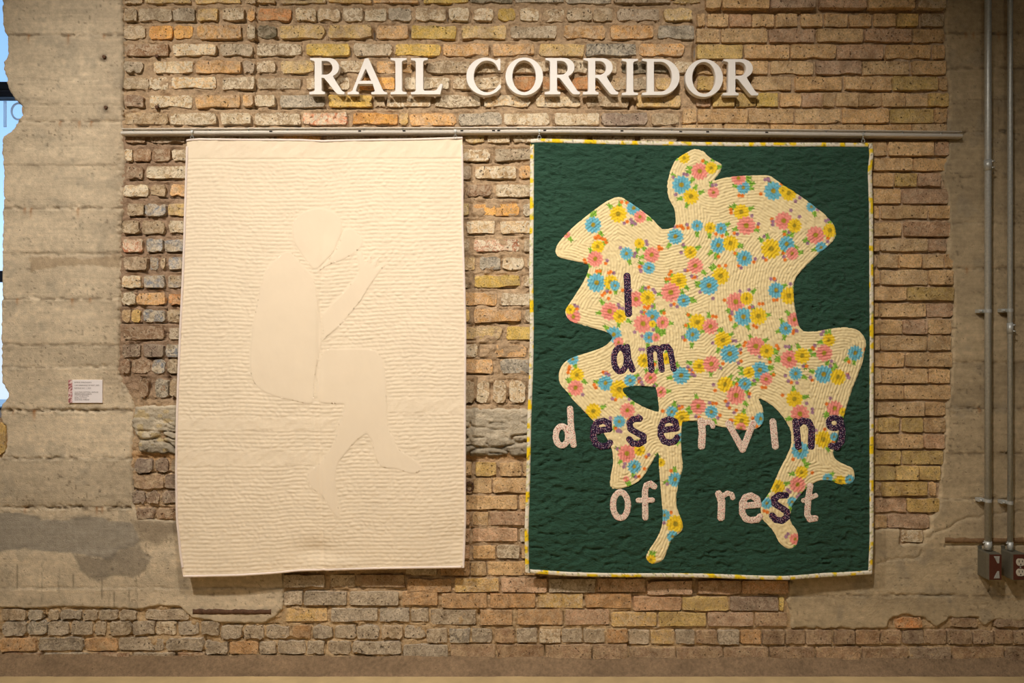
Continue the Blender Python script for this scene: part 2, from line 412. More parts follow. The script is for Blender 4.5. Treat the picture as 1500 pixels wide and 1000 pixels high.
# ---- mortar bed
def mortar_depth(x, y):
    right = sstep(1000, 1030, x) * sstep(960, 930, y)
    rough = 1 - 0.55 * right
    n = fbm(x / 15, y / 10, 3, 4)
    f = fbm(x / 4, y / 3.2, 9, 3)
    return -0.0062 - 0.0018 * right + rough * (0.0085 * n + 0.0034 * f)
def mortar_bed():
    X, Y = np.meshgrid(np.arange(-170, 1680, 1.6), np.arange(-130, 985, 1.6))
    X = X.astype(float); Y = Y.astype(float)
    d = mortar_depth(X, Y)
    # open holes in the joints
    for (hx, hy, rx, ry) in [(1120, 17, 70, 2.2), (1330, 18, 50, 2.5), (1165, 19, 8, 3.5), (1227, 44, 9, 3), (1168, 64, 6, 3), (1296, 84, 4, 4), (1368, 195, 18, 3),
                             (1345, 230, 15, 2.5), (1019, 75, 4, 16), (1017, 40, 5, 9), (1012, 135, 6, 5), (1018, 110, 3, 12), (922, 152, 2, 8), (717, 76, 2.5, 6),
                             (547, 48, 3, 10), (599, 46, 2, 8), (688, 676, 8, 10), (690, 743, 5, 4), (722, 745, 4, 3), (246, 560, 3, 14), (248, 580, 8, 4), (685, 588, 8, 5),
                             (700, 588, 5, 3), (749, 585, 6, 3), (1014, 865, 6, 5), (855, 878, 2, 4), (701, 900, 2, 5), (921, 947, 3, 5), (473, 944, 4, 5), (655, 24, 2, 8),
                             (376, 60, 4, 4), (368, 57, 5, 3), (405, 56, 4, 2), (436, 38, 5, 2), (38, 908, 8, 3), (62, 905, 5, 3), (95, 908, 25, 2.5), (158, 911, 4, 2)]:
        d = d - 0.02 * np.exp(-(((X - hx) / rx) ** 2 + ((Y - hy) / ry) ** 2) ** 1.5)
    # open hairline where the mortar has shrunk away from a brick
    for (bx0, bx1, by0, by1, code, st) in bricks:
        i0, i1 = int((by0 - 5 + 130) / 1.6), int((by1 + 6 + 130) / 1.6); j0, j1 = int((bx0 - 5 + 170) / 1.6), int((bx1 + 6 + 170) / 1.6)
        i0, j0 = max(i0, 0), max(j0, 0)
        xs, ys = X[i0:i1, j0:j1], Y[i0:i1, j0:j1]
        if not xs.size: continue
        qx = np.maximum(np.maximum(bx0 - xs, xs - bx1), 0); qy = np.maximum(np.maximum(by0 - ys, ys - by1), 0)
        e = np.hypot(qx, qy)
        below = np.where(ys > by1, 1.0, 0.55)
        op = sstep(-.15, .35, vn(xs / 16, ys / 12, int(bx0) + 3)) * below
        d[i0:i1, j0:j1] -= (0.016 if st == 'a' else 0.012) * op * np.exp(-((e - 0.9) / 1.0) ** 2) * (e > 0)
    # the running vertical seam in the old infill
    d = d - 0.008 * np.exp(-((X - 375 - 2 * vn(Y / 9, Y * 0, 4)) / 1.6) ** 2) * (Y < 190)
    base = lin((196, 167, 131)); dk = lin((150, 122, 90)); gr = lin((162, 140, 112)); og = lin((200, 156, 104))
    n = fbm(X / 40, Y / 30, 21)
    c = base[None, None] * (1 + 0.12 * n[..., None])
    low = sstep(840, 900, Y)[..., None]; c = c * (1 - low) + lin((206, 176, 134))[None, None] * (1 + 0.1 * n[..., None]) * low
    rt = (sstep(1260, 1300, X) * sstep(860, 800, Y))[..., None]; c = c * (1 - rt) + lin((206, 178, 144)) * rt
    lf = (sstep(275, 255, X) * sstep(180, 205, Y) * sstep(600, 560, Y))[..., None]; c = c * (1 - lf) + lin((170, 142, 114)) * lf
    # orange dust under the stone lintel
    dust = (np.exp(-((Y - 668) / 7.0) ** 2) * (X < 800) * (X > 180))[..., None] * 0.8
    c = c * (1 - dust) + og * dust
    v = np.stack([(X - 750) / S, -d, H - (Y - 500) / S], -1).reshape(-1, 3)
    hole = (X < 30) & (Y < 612)
    keep = ~hole
    keep &= ~((poly_sdf([LEFT])(X, Y) < -7) | (poly_sdf([RIGHT])(X, Y) < -7))
    for (qx0, qy0, qx1, qy1) in QB: keep &= ~((X > qx0 + 45) & (X < qx1 - 45) & (Y > qy0 + 25) & (Y < qy1 - 40))
    r, q = X.shape; idx = np.arange(r * q).reshape(r, q)
    f = np.stack([idx[:-1, :-1], idx[1:, :-1], idx[1:, 1:], idx[:-1, 1:]], -1)
    kk = keep[:-1, :-1] & keep[1:, :-1] & keep[1:, 1:] & keep[:-1, 1:]
    f = f[kk]
    used = np.unique(f); remap = np.full(X.size, -1); remap[used] = np.arange(len(used))
    return mesh_obj('mortar_bed', v[used], remap[f], M_mortar, wall, cols=c.reshape(-1, 3)[used])

# ---- bricks ------------------------------------------------------------
CODE = {  # colour, second colour, film amount
 'o': ((212, 156, 86), (190, 146, 98), .22), 'O': ((226, 160, 64), (208, 146, 76), .10),
 'y': ((204, 166, 90), (188, 154, 104), .22), 'Y': ((214, 172, 66), (194, 160, 78), .10),
 't': ((176, 148, 108), (156, 130, 96), .32), 'w': ((188, 162, 122), (168, 140, 104), .75),
 'W': ((204, 182, 142), (186, 152, 106), 1.0), 'g': ((154, 136, 108), (172, 150, 120), .35),
 'G': ((132, 122, 104), (158, 146, 126), .38), 'd': ((100, 92, 70), (126, 114, 92), .18),
 'r': ((190, 112, 74), (204, 168, 132), .85), 'R': ((206, 130, 66), (190, 138, 86), .12),
 'p': ((146, 120, 98), (132, 110, 90), .2), 'b': ((142, 104, 72), (160, 128, 96), .25),
 'k': ((206, 164, 106), (186, 144, 92), .12), 'K': ((190, 146, 106), (170, 130, 94), .15),
 'q': ((204, 166, 84), (186, 148, 80), .08), 'u': ((126, 132, 142), (168, 148, 118), .45),
 's': ((148, 130, 106), (164, 144, 116), .30), 'm': ((168, 142, 110), (154, 128, 98), .30),
 'e': ((150, 116, 84), (168, 136, 98), .08), 'z': ((190, 142, 88), (168, 128, 84), .12)}
# y0 y1 style | x0-x1+code ...   (style a = old smeared infill, c = clean later brickwork)
ROWS = '''
-1 5 a|182-209t 212-280y 286-353y 359-375t 377-403y 412-477y 481-544y 546-613o 620-686Y 688-751d 754-826G 829-896G 899-982m 987-1026y
12 31 a|182-201t 202-252t 253-286g 290-319y 326-358w 362-374o 377-427R 433-463W 465-498w 503-532w 534-566W 569-603g 608-653w 657-688W 694-723w 729-755Y 761-790W 796-827w 830-867g 869-898t 904-966m 973-1013y
37 57 a|181-213t 218-253O 255-283O 288-354o 362-374w 377-405d 410-475y 481-545y 551-598o 602-668Y 676-742y 748-816g 826-887o 894-957o 964-1017G
64 82 a|182-247b 253-317W 322-371g 377-442w 449-512Y 518-574g 579-645Y 649-716o 722-783o 790-856y 858-932G 936-1002o
89 107 a|182-210g 225-283W 287-353o 356-373m 376-403w 411-460y 498-545w 552-603o 624-690t 696-740w 744-804w 816-861w 872-904w 911-980d 988-1018w
113 131 a|181-217t 218-246W 251-317W 326-373w 377-440t 448-512w 524-578O 593-658W 664-734w 753-806R 810-864R 868-884o 888-920t 926-956g 960-990y
139 157 a|182-211b 219-282W 286-352o 356-372o 374-403W 410-476G 481-545Y 548-564g 566-631w 638-704w 709-777W 784-849W 858-922t 932-997y
165 183 a|182-246t 249-317W 323-368W 373-440w 444-508r 517-583O 584-598y 599-668o 672-735G 738-805W 812-878W 881-949p 954-994t
-3 14 c|1033-1055k 1057-1126k 1128-1193K 1199-1267K 1270-1338k 1342-1383t
20 39 c|1021-1033k 1036-1067k 1068-1101K 1102-1134k 1136-1168k 1173-1205k 1208-1242k 1244-1277k 1280-1312k 1314-1345q 1350-1383t
42 62 c|1020-1054k 1056-1124k 1126-1194K 1197-1264k 1267-1335K 1338-1383k
65 86 c|1021-1088q 1090-1156k 1158-1224k 1226-1294K 1298-1364k 1367-1384k
89 109 c|1020-1050k 1060-1125k 1129-1192k 1195-1262K 1264-1332k 1336-1386k
112 132 c|1022-1047q 1049-1097k 1100-1159k 1165-1233k 1238-1306k 1308-1374q 1376-1389k
136 156 c|1020-1040K 1044-1076q 1078-1108q 1109-1140Y 1143-1173k 1175-1204K 1206-1224k 1225-1258k 1259-1291k 1292-1326k 1327-1360k 1361-1390q
159 180 c|1000-1020k 1022-1095k 1097-1163k 1165-1232k 1234-1302k 1304-1368q 1370-1388k
182 203 c|1000-1058k 1060-1126k 1128-1194k 1196-1266k 1269-1335k 1337-1386k
196 209 a|183-212b 220-270b 285-345t 350-400w 405-470O 478-540t 548-610t 618-676t 681-710y 715-747W 752-790w 800-860t 868-930t 938-992t
218 236 a|183-194W 195-222b 223-250b 252-285w 665-718w 725-790g
243 262 a|185-210b 215-285W 640-690m 696-756W 760-790o
270 288 a|181-218W 220-243t 249-285o 640-681b 685-720b 726-790W
298 316 a|187-211t 212-243u 246-285y 640-687y 693-761O 766-800w
323 342 a|179-205t 208-241t 247-285W 640-680g 684-725W 732-790W
350 369 a|179-209r 214-239u 241-285u 640-688g 694-761r 767-800g
376 395 a|181-216m 219-232u 235-243t 246-285u 650-696y 702-733G 736-768W 772-800g
403 421 a|179-207W 212-242u 246-285u 640-687g 695-762Y 766-800w
428 447 a|177-199W 200-242o 247-285R 650-728o 734-800w
453 472 a|178-192t 193-206q 210-242u 245-285t 640-688q 694-763o 769-800w
478 497 a|181-240b 247-285g 650-735y 742-800Y
504 523 a|179-206p 211-241p 243-285u 660-700w 703-771o 775-800w
526 547 a|178-191b 192-220b 222-242u 245-285g 660-722o 733-795G
554 582 a|204-218b 227-246G 249-268t
557 590 a|680-695g 698-717W 722-742w 746-770W 773-792w
671 692 a|197-224p 228-246p 250-285t
695 715 a|196-239e 241-285p
719 738 a|193-212p 213-234p 238-285p
744 760 a|200-226b 230-285b
677 697 c|660-691k 696-727q 732-764k 766-800k
700 722 c|693-720k 722-790k
725 746 c|650-758k 761-800k
750 769 c|650-688K 692-715k 718-790K
774 793 c|650-688K 692-758K 762-800w
799 818 c|650-688K 693-726k 728-761w 764-800k
823 843 c|594-640s 646-688z 690-712k 714-790k
207 228 c|1262-1299k 1302-1368k 1370-1389K
231 250 c|1262-1337k 1339-1391k
253 273 c|1265-1309k 1311-1343q 1345-1378K
276 298 c|1262-1320k 1322-1389K
301 320 c|1262-1288k 1291-1359k 1361-1391k
325 346 c|1262-1321k 1324-1392K
349 368 c|1262-1287k 1290-1359k 1362-1386K
372 392 c|1255-1282k 1285-1316k 1318-1350k 1352-1383k 1385-1396k
395 417 c|1262-1289k 1291-1359k 1361-1397k
420 440 c|1262-1328k 1330-1397q
444 464 c|1262-1287k 1289-1356k 1358-1396K
468 489 c|1262-1322k 1324-1359K 1361-1394k
492 513 c|1262-1289k 1291-1358k 1361-1393k
516 537 c|1262-1325k 1328-1395k
540 561 c|1262-1290k 1292-1359k 1361-1392k
564 585 c|1262-1323k 1325-1393k
589 609 c|1262-1283k 1285-1354k 1356-1386k
612 633 c|1256-1285k 1287-1318q 1322-1352q 1354-1386k
636 657 c|1262-1282k 1284-1352k 1355-1384K
660 680 c|1262-1320q 1322-1382q
683 703 c|1262-1312q 1314-1346q 1347-1378q
706 726 c|1262-1289k 1292-1359q 1362-1371k
730 750 c|1262-1328K 1330-1376q
754 773 c|1262-1299k 1301-1361K
776 794 c|1322-1352W
841 860 c|415-476s 484-520s 527-593e
847 867 c|596-661z 666-731y 734-801K 804-872s 876-945K
850 870 c|948-1014K 1023-1086K 1087-1155K
866 886 c|416-443s 445-508s 512-584s 589-641z
869 890 c|647-713z 718-784z 788-854y 858-925z
874 894 c|928-998K 1000-1067q 1070-1140p 1142-1148Y
891 910 c|418-479y 485-553s 556-600s 602-628s
893 915 c|630-697s 703-750z 758-824z 828-893K
897 917 c|896-962y 966-1034q 1037-1104K 1107-1153e
893 908 a|2-38s 41-62G 70-86s 88-119s 121-143s 145-173s 175-200s 213-277s
910 930 a|4-38s 40-68G 70-100s 103-136s 139-155s 161-193s 195-226s 228-258w 260-291s 294-322s
916 935 a|324-354s 357-387s 390-424s 428-456z 458-487s 490-521s 523-556s 559-590s 592-623s
921 941 c|625-655s 658-688s 691-721s 724-754e 757-787s 790-821w 823-853s 855-886s 889-919z
923 943 c|921-951s 953-988y 990-1018s 1020-1050e 1052-1083s 1085-1115z 1117-1149e 1151-1179e 1181-1219e 1222-1252e 1254-1289e 1291-1321e 1323-1354e 1356-1386e 1388-1423e 1425-1455e 1457-1484e 1486-1516e 1519-1550e 1553-1584e 1587-1620e
934 953 a|-66--3s 0-53z 56-122s 124-172z 174-239s 243-298s
939 958 a|300-334s 336-378z 380-404s 406-448s 449-475s 480-514s 517-588s
944 965 c|591-656s 660-725e 728-797e 799-866e 868-919e
948 967 c|923-989e 991-1058e 1060-1126e 1128-1193e 1196-1260e 1263-1330e 1333-1394e 1397-1471e 1474-1540e 1543-1610e
956 966 a|5-60b 64-130s 134-190b 194-255s 260-300b
905 919 a|1311-1351R 1395-1431e 1458-1525e
912 930 a|-66--38s -36--5s
892 908 a|-64--4s
618 666 a|-40-8q
'''
def brick_mesh(x0, x1, y0, y1, code, style, seed):
    r = random.Random(seed)
    c1, c2, film = CODE[code]
    c1, c2 = [tuple(np.array(q) * .74 + np.mean(q) * .26 + np.array((2, 1, -1))) for q in (c1, c2)]
    jit = 0.62 if style == 'a' else 0.42
    w = x1 - x0; h = y1 - y0
    dep = r.gauss(0.0, 0.0022 if style == 'a' else 0.0014)
    if style == 'c' and y0 == -3: dep += 0.014      # the corbelled course
    tx, tz = r.gauss(0, 0.0016), r.gauss(0, 0.0012)
    cr = r.uniform(0.10, 0.22) * h if style == 'a' else r.uniform(0.04, 0.10) * h
    ring = []          # (px, py, nx, ny): eight corner points, three along each bed face, one on each end
    for (sx, sy) in ((0, 0), (1, 0), (1, 1), (0, 1)):
        X_, Y_ = (x1 if sx else x0), (y1 if sy else y0); ix, iy = (-1 if sx else 1), (-1 if sy else 1)
        kx = cr * r.uniform(.5, 1.3); ky = cr * r.uniform(.5, 1.3)
        p_end = (X_, Y_ + iy * ky); p_bed = (X_ + ix * kx, Y_)
        if sx == sy: ring += [p_end, p_bed]
        else: ring += [p_bed, p_end]
        if (sx, sy) == (0, 0): ring += [(x0 + w * t, y0) for t in (.3, .5, .7)]
        elif (sx, sy) == (1, 0): ring += [(x1, y0 + h * .5)]
        elif (sx, sy) == (1, 1): ring += [(x1 - w * t, y1) for t in (.3, .5, .7)]
        else: ring += [(x0, y0 + h * .5)]
    cx, cy = (x0 + x1) / 2, (y0 + y1) / 2
    verts = []; n = len(ring)
    for lev in range(2):
        ins = -0.2 if lev == 0 else (0.55 if style == 'a' else 0.45)
        for k, (px, py) in enumerate(ring):
            rr = random.Random(seed * 97 + k)
            u, v = (px - x0) / w, (py - y0) / h
            px += rr.gauss(0, jit * .8); py += rr.gauss(0, jit)
            if rr.random() < (0.09 if style == 'a' else 0.04):   # chipped arris
                py += (1.8 if v < 0.5 else -1.8)
            px += (1 if px < cx else -1) * ins; py += (1 if py < cy else -1) * ins
            d = -0.018 if lev == 0 else 0.0012 + dep + tx * (u - .5) + tz * (v - .5) + rr.gauss(0, 0.0006)
            verts.append(((px - 750) / S, -d, H - (py - 500) / S))
    faces = []
    for k in range(n):
        a, b_ = k, (k + 1) % n
        faces.append((a, n + a, n + b_, b_))
    faces.append(tuple(range(2 * n - 1, n - 1, -1)))
    vv = 1.46 * (1 + r.gauss(0, 0.08)); hue = r.gauss(0, 0.03)
    tint = np.array([1 + hue, 1, 1 - hue * 1.5]) * vv
    return verts, faces, lin(c1) * tint, lin(c2) * tint, min(1.0, film * r.uniform(0.8, 1.4) + .06)
bricks = []
for line in ROWS.strip().splitlines():
    head, body = line.split('|'); y0, y1, st = head.split()
    for it in body.split():
        code = it[-1]; s = it[:-1]
        j = s.index('-', 1)
        bricks.append((float(s[:j]), float(s[j + 1:]), float(y0), float(y1), code, st))
# courses that carry on above the frame
for k, yy in enumerate((-21, -46, -71, -96, -121)):
    x = 182 + (k % 2) * 33
    while x < 1380:
        wd = random.choice((66, 66, 65, 32)); old = x < 1015
        bricks.append((x, min(x + wd - 4, 1384), yy, yy + 18, random.choice('tyowWgy' if old else 'kkkKq'), 'a' if old else 'c')); x += wd + 1
QB = [(276, 206, 674, 826), (784, 212, 1272, 836)]
def shown(b_):
    x0, x1, y0, y1 = max(b_[0], 0), min(b_[1], 1500), max(b_[2], 0), min(b_[3], 1000)
    if x1 <= x0 or y1 <= y0: return 0
    a = (x1 - x0) * (y1 - y0)
    for (qx0, qy0, qx1, qy1) in QB:
        ox = min(x1, qx1) - max(x0, qx0); oy = min(y1, qy1) - max(y0, qy0)
        if ox > 0 and oy > 0: a -= ox * oy
    return a
bricks.sort(key=shown, reverse=True)
mv, mf, mc1, mc2, mw = [], [], [], [], []
for i, bk in enumerate(bricks):
    v, f, c1, c2, fl = brick_mesh(*bk, seed=1000 + i)
    n = len(v)
    if i < 300:
        mesh_obj('brick', v, f, M_brick, wall, False, cols=np.tile(c1, (n, 1)), attrs={'Col2': np.tile(c2, (n, 1)), 'Film': np.tile([fl] * 3, (n, 1))})
    else:
        o_ = len(mv); mv += v; mf += [tuple(q + o_ for q in ff) for ff in f]
        mc1 += [c1] * n; mc2 += [c2] * n; mw += [[fl] * 3] * n
tag(mesh_obj('small_bricks', mv, mf, M_brick, wall, False, cols=np.array(mc1), attrs={'Col2': np.array(mc2), 'Film': np.array(mw)}), kind='stuff')

# ---- board-formed concrete
def noisy(sdf, amp, sc, seed):
    return lambda X, Y: sdf(X, Y) + amp * fbm(X / sc, Y / sc, seed, 3)
LEFT = [(2.6, -130), (2.6, 29), (5, 47), (10, 55), (10.5, 79), (4, 90), (4.4, 103), (9, 114), (11, 130), (19, 142), (34, 158), (33, 166), (24, 176), (21, 185), (12, 194), (3.3, 199),
        (2, 211), (4, 250), (3.5, 330), (1.5, 400), (1, 500), (1.5, 561), (12, 576), (11, 583), (1.5, 594), (0, 600), (0, 618), (8, 624), (9, 645), (6, 662), (0, 668), (-170, 668), (-170, 889), (0, 890), (60, 892), (80, 889),
        (150, 891), (205, 893), (230, 888), (262, 889), (280, 905), (330, 913), (385, 914), (402, 905), (415, 893), (416, 850), (412, 760), (262, 762), (205, 758), (197, 740), (193, 670), (197, 600), (194, 586), (175, 548), (176, 470), (178, 400),
        (178, 330), (183, 270), (181, 200), (180, 150), (182, 60), (178, 0), (178, -130)]
LINES_L = [(51, 1), (117, .35), (153, .3), (178, 1), (242.5, .5), (305, 1), (371, .6), (437.5, 1), (505, .7), (537.5, .8), (601, 1), (671, .8), (743, 1), (860.5, .5)]
RIGHT = [(1384, -130), (1384, 20), (1386, 90), (1391, 140), (1388, 200), (1388, 225), (1379, 255), (1388, 285), (1391, 330), (1386, 368), (1396, 395), (1397, 450), (1394, 520), (1393, 570), (1386, 600), (1384, 650), (1378, 700), (1374, 748),
         (1362, 756), (1362, 774), (1354, 777), (1354, 796), (1320, 796), (1320, 775), (1270, 774), (1150, 790), (1156, 850), (1152, 880), (1158, 908), (1160, 922), (1250, 922), (1300, 920), (1308, 905), (1330, 902), (1356, 906), (1372, 922), (1392, 905), (1432, 906), (1445, 918), (1460, 910),
         (1500, 911), (1560, 908), (1680, 908), (1680, -130)]
LINES_R = [(49, .9), (100, .8), (146.5, .5), (194, .8), (259, .5), (327, .7), (393, .9), (462, .5), (531, .7), (598, .9), (664, .8), (731, .8), (872, .6)]
mortar_bed()
CRACKS_R = [[(1356, 789), (1375, 777), (1392, 772), (1404, 762), (1418, 758), (1436, 757), (1446, 751), (1456, 752), (1500, 749), (1560, 750)],
            [(1300, 870), (1330, 871), (1400, 872)], [(1280, 826), (1310, 818), (1345, 818), (1350, 808)], [(1448, 846), (1451, 860), (1447, 866)],
            [(1384, 797), (1430, 797.5), (1470, 797), (1560, 797.5)], [(1384, 798.5), (1430, 799), (1470, 798.5), (1560, 799)]]
BL = np.sort(rng.uniform(0.86, 1.08, 40)); rng.shuffle(BL)
def conc_depth(lines, cracks, seed):
    def f(x, y):
        d = 0.0025 + 0.0016 * fbm(x / 60, y / 25, seed) + 0.0006 * fbm(x / 5, y / 5, seed + 3)
        ys = [l[0] for l in lines]
        for i, (ly, a) in enumerate(lines):
            wob = 1.1 * vn(x / 13, x * 0 + i, seed + 5) + 0.7 * vn(x / 4, x * 0 + i, seed + 6)
            wd = 0.8 + 1.2 * a * np.clip(0.5 + vn(x / 9, x * 0 + i * 3, seed + 7), 0, 1)
            d = d - 0.0085 * a * np.exp(-((y - ly - wob) / wd) ** 2) * (0.55 + 0.45 * vn(x / 12, x * 0 + i * 7, seed + 8))
            d = d + 0.0012 * a * np.exp(-((y - ly - wob - 3.2) / 1.6) ** 2)
            d = d + (0.0016 if i % 2 else -0.0012) * sstep(ly - 1, ly + 1, y) * sstep(ly + 70, ly + 60, y)
        for cr in cracks:
            dd = seg_dist(x + 1.5 * vn(x / 6, y / 6, 31), y + 1.5 * vn(x / 6, y / 6, 32), cr)
            d = d - 0.006 * np.exp(-(dd / 1.1) ** 2)
        for i, (ly, a) in enumerate(lines):
            if a >= .8:
                nr = np.exp(-((y - ly) / 4.5) ** 2) * sstep(-.2, .4, vn(x / 22, x * 0 + i, seed + 21))
                d = d - 0.0075 * nr * sstep(.05, .5, vn(x / 2.6, y / 2.4, seed + 22)) + 0.0022 * nr * sstep(0, .5, vn(x / 3, y / 3, seed + 23))
        if seed == 61:   # crumbled arris beside the brickwork
            d = d - 0.008 * np.exp(-((x - 177) / 5.0) ** 2) * sstep(190, 230, y) * sstep(600, 560, y) * sstep(-.1, .4, vn(x / 2.8, y / 3.2, 65))
        # honeycomb pits
        p = vn(x / 2.6, y / 2.6, seed + 11)
        d = d - 0.003 * sstep(0.72, 0.86, p) * sstep(0.1, 0.5, vn(x / 45, y / 30, seed + 12))
        return d
    return f
def conc_cols(lines, seed, base, left):
    ys = np.array([-200] + [l[0] for l in lines] + [2000])
    tones = np.array([1.0, .98, .96, .97, 1.0, 1.03, 1.04, 1.05, 1.06, .93, 1.06, 1.10, .86, 1.0, 1.0, 1.0]) if left else np.array([.90, 1.04, .98, .92, .92, .96, 1.0, 1.0, 1.06, .92, 1.04, 1.06, 1.08, 1.0, 1, 1, 1])
    def f(x, y):
        i = np.clip(np.searchsorted(ys, y) - 1, 0, len(tones) - 1)
        t = tones[i] * (1 + 0.20 * fbm(x / 60, y / 22, seed) + 0.10 * fbm(x / 9, y / 6, seed + 1))
        c = lin(base)[None] * t[:, None]
        # pale efflorescence and grey blotches
        a = sstep(0.25, 0.6, fbm(x / 30, y / 30, seed + 4))[:, None] * 0.35
        c = c * (1 - a) + lin((150, 142, 124)) * a
        a = sstep(0.62, 0.8, fbm(x / 16, y / 16, seed + 5))[:, None] * 0.55
        c = c * (1 - a) + lin((118, 112, 100)) * a
        # board grain and ragged dirt caught in the lift lines
        c = c * (1 + 0.07 * vn(x / 55, y / 1.7, seed + 30) + 0.06 * vn(x / 4, y / 3, seed + 31))[:, None]
        for i, (ly, s) in enumerate(lines):
            a = (s * .75 * np.exp(-((y - ly - 1.2 * vn(x / 9, x * 0 + i, seed + 32)) / (1.0 + 1.6 * s * np.clip(vn(x / 14, x * 0 + i, seed + 33) + .3, 0, 1))) ** 2) * sstep(-.6, .2, vn(x / 7, x * 0 + i, seed + 34)))[:, None]
            c = c * (1 - a) + lin((104, 86, 62)) * a
        a = sstep(.70, .82, vn(x / 3.3, y / 3.1, seed + 35))[:, None] * (0.55 * sstep(-.1, .5, vn(x / 40, y / 25, seed + 36)))[:, None]
        c = c * (1 - a) + lin((100, 86, 66)) * a
        # rust under the rough lift lines
        for ly, s in lines:
            if s >= 0.9:
                for k in range(3):
                    rx = (hash2(np.array([k]), np.array([int(ly)]), seed)[0] * .5 + .5) * 150 + (15 if left else 1400)
                    L = 8 + 14 * abs(hash2(np.array([k + 9]), np.array([int(ly)]), seed)[0])
                    a = (np.exp(-((x - rx) / 1.8) ** 2) * sstep(ly - 2, ly, y) * sstep(ly + L, ly + 1, y))[:, None] * 0.6
                    c = c * (1 - a) + lin((168, 108, 50)) * a
        if left:
            # rough exposed aggregate patch
            a = (sstep(1, -1, poly_sdf([[(42, 377), (105, 377), (120, 380), (176, 372), (176, 392), (120, 388), (70, 392), (46, 398)]])(x, y) + 2 * vn(x / 4, y / 4, 9)))[:, None] * 0.55
            c = c * (1 - a) + lin((158, 132, 98)) * a
            # grey cement smear and its runs
            sm = poly_sdf([[(-180, 752), (25, 750), (50, 755), (60, 762), (95, 762), (120, 757), (150, 758), (160, 764), (192, 764), (206, 790), (195, 800), (175, 805), (160, 818), (140, 816), (110, 809), (75, 808), (40, 803), (0, 806), (-180, 806)]])(x, y) + 2.2 * fbm(x / 9, y / 5, 41)
            tw = 1 + 0.10 * vn(x / 40, y / 1.3, 42)
            a = sstep(1.5, -1.5, sm)[:, None] * 0.92
            c = c * (1 - a) + lin((160, 151, 134)) * tw[:, None] * a
            a = (sstep(7, 0, np.abs(sm)) * sstep(-.2, .3, fbm(x / 20, y / 9, 43)))[:, None] * 0.5
            c = c * (1 - a) + lin((112, 106, 94)) * a
            sp = poly_sdf([[(108, 812), (150, 818), (175, 806), (205, 800), (222, 815), (216, 834), (195, 846), (165, 842), (150, 852), (130, 846), (118, 835)]])(x, y) + 3 * fbm(x / 6, y / 9, 44)
            a = sstep(2, -2, sp)[:, None] * 0.62
            c = c * (1 - a) + lin((120, 112, 98)) * a
            a = (sstep(6, -6, poly_sdf([[(195, 762), (262, 762), (275, 775), (240, 790), (230, 800), (205, 790)]])(x, y) + 4 * fbm(x / 10, y / 8, 45)))[:, None] * 0.6
            c = c * (1 - a) + lin((124, 110, 90)) * a
            for (sx, s0, s1) in [(26, 826, 862), (63, 822, 880), (87, 833, 868), (108, 840, 860), (150, 848, 878), (161, 868, 896), (168, 865, 890), (201, 845, 902), (190, 862, 880)]:
                a = (np.exp(-((x - sx - 0.6 * vn(y / 6, y * 0 + sx, 3)) / 0.9) ** 2) * sstep(s0 - 2, s0 + 2, y) * sstep(s1 + 2, s1 - 2, y))[:, None] * 0.6
                c = c * (1 - a) + lin((96, 86, 68)) * a
            a = (sstep(-40, 40, -np.abs(x - 178) + 22 + 8 * fbm(x / 9, y / 9, 47)) * (y < 590))[:, None] * 0.25
            c = c * (1 - a) + lin((150, 128, 100)) * a
            for (bx, by) in [(152, 86), (155, 160)]:
                a = sstep(1, 0.2, np.hypot((x - bx) / 9, (y - by) / 8) + 0.5 * fbm(x / 5, y / 4, 48))[:, None] * 0.7
                c = c * (1 - a) + lin((84, 70, 54)) * a
        else:
            a = (sstep(12, -12, poly_sdf([[(1418, 740), (1500, 735), (1500, 785), (1385, 785), (1400, 765)]])(x, y)))[:, None] * 0.3
            c = c * (1 - a) + lin((178, 160, 132)) * a
            a = (sstep(1.2, 0.2, np.hypot((x - 1450) / 18, (y - 868) / 12) + 0.5 * fbm(x / 9, y / 7, 48)))[:, None] * 0.4
            c = c * (1 - a) + lin((96, 84, 66)) * a
        return np.clip(c, 0.005, 0.9)
    return f
patch('concrete_pier', (-172, -130, 420, 918), 2.0, noisy(poly_sdf([LEFT]), 1.6, 5, 51), conc_depth(LINES_L, [], 61), 0.014, M_conc, wall, edge=2.5, cols=conc_cols(LINES_L, 71, (208, 190, 160), True))
patch('concrete_pier', (1146, -130, 1682, 926), 2.0, noisy(poly_sdf([RIGHT]), 3.2, 9, 52), conc_depth(LINES_R, CRACKS_R, 62), 0.014, M_conc, wall, edge=2.5, cols=conc_cols(LINES_R, 72, (190, 170, 136), False))

# ---- split stone lintel that runs behind both quilts
def lintel_depth(x, y):
    v = (y - 594) / 74.0
    bulge = 0.004 * np.sin(np.clip(v, 0, 1) * math.pi) ** 0.6 + 0.006 * sstep(0.15, 0.75, v)
    lay = np.abs(vn(x / 55 + 3, y / 9 + 0.6 * vn(x / 30, y / 30, 5), 81)); lay2 = np.abs(vn(x / 26, y / 5, 82))
    return 0.001 + bulge - 0.016 * np.exp(-(lay / 0.10) ** 2) * sstep(.2, .5, v) - 0.008 * np.exp(-(lay2 / 0.12) ** 2) * sstep(.1, .4, v) + 0.003 * fbm(x / 9, y / 5, 83) + 0.002 * fbm(x / 3, y / 3, 84)
def lintel_cols(x, y):
    n = fbm(x / 18, y / 7, 85); c = lin((196, 182, 156))[None] * (1 + 0.32 * n)[:, None]
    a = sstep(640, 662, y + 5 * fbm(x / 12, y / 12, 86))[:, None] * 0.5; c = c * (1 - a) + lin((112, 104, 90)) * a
    a = (sstep(0.5, 0.62, vn(x / 9, y / 7, 87)) * (x < 270))[:, None] * 0.7; c = c * (1 - a) + lin((206, 182, 130)) * a
    return np.clip(c, .01, .9)
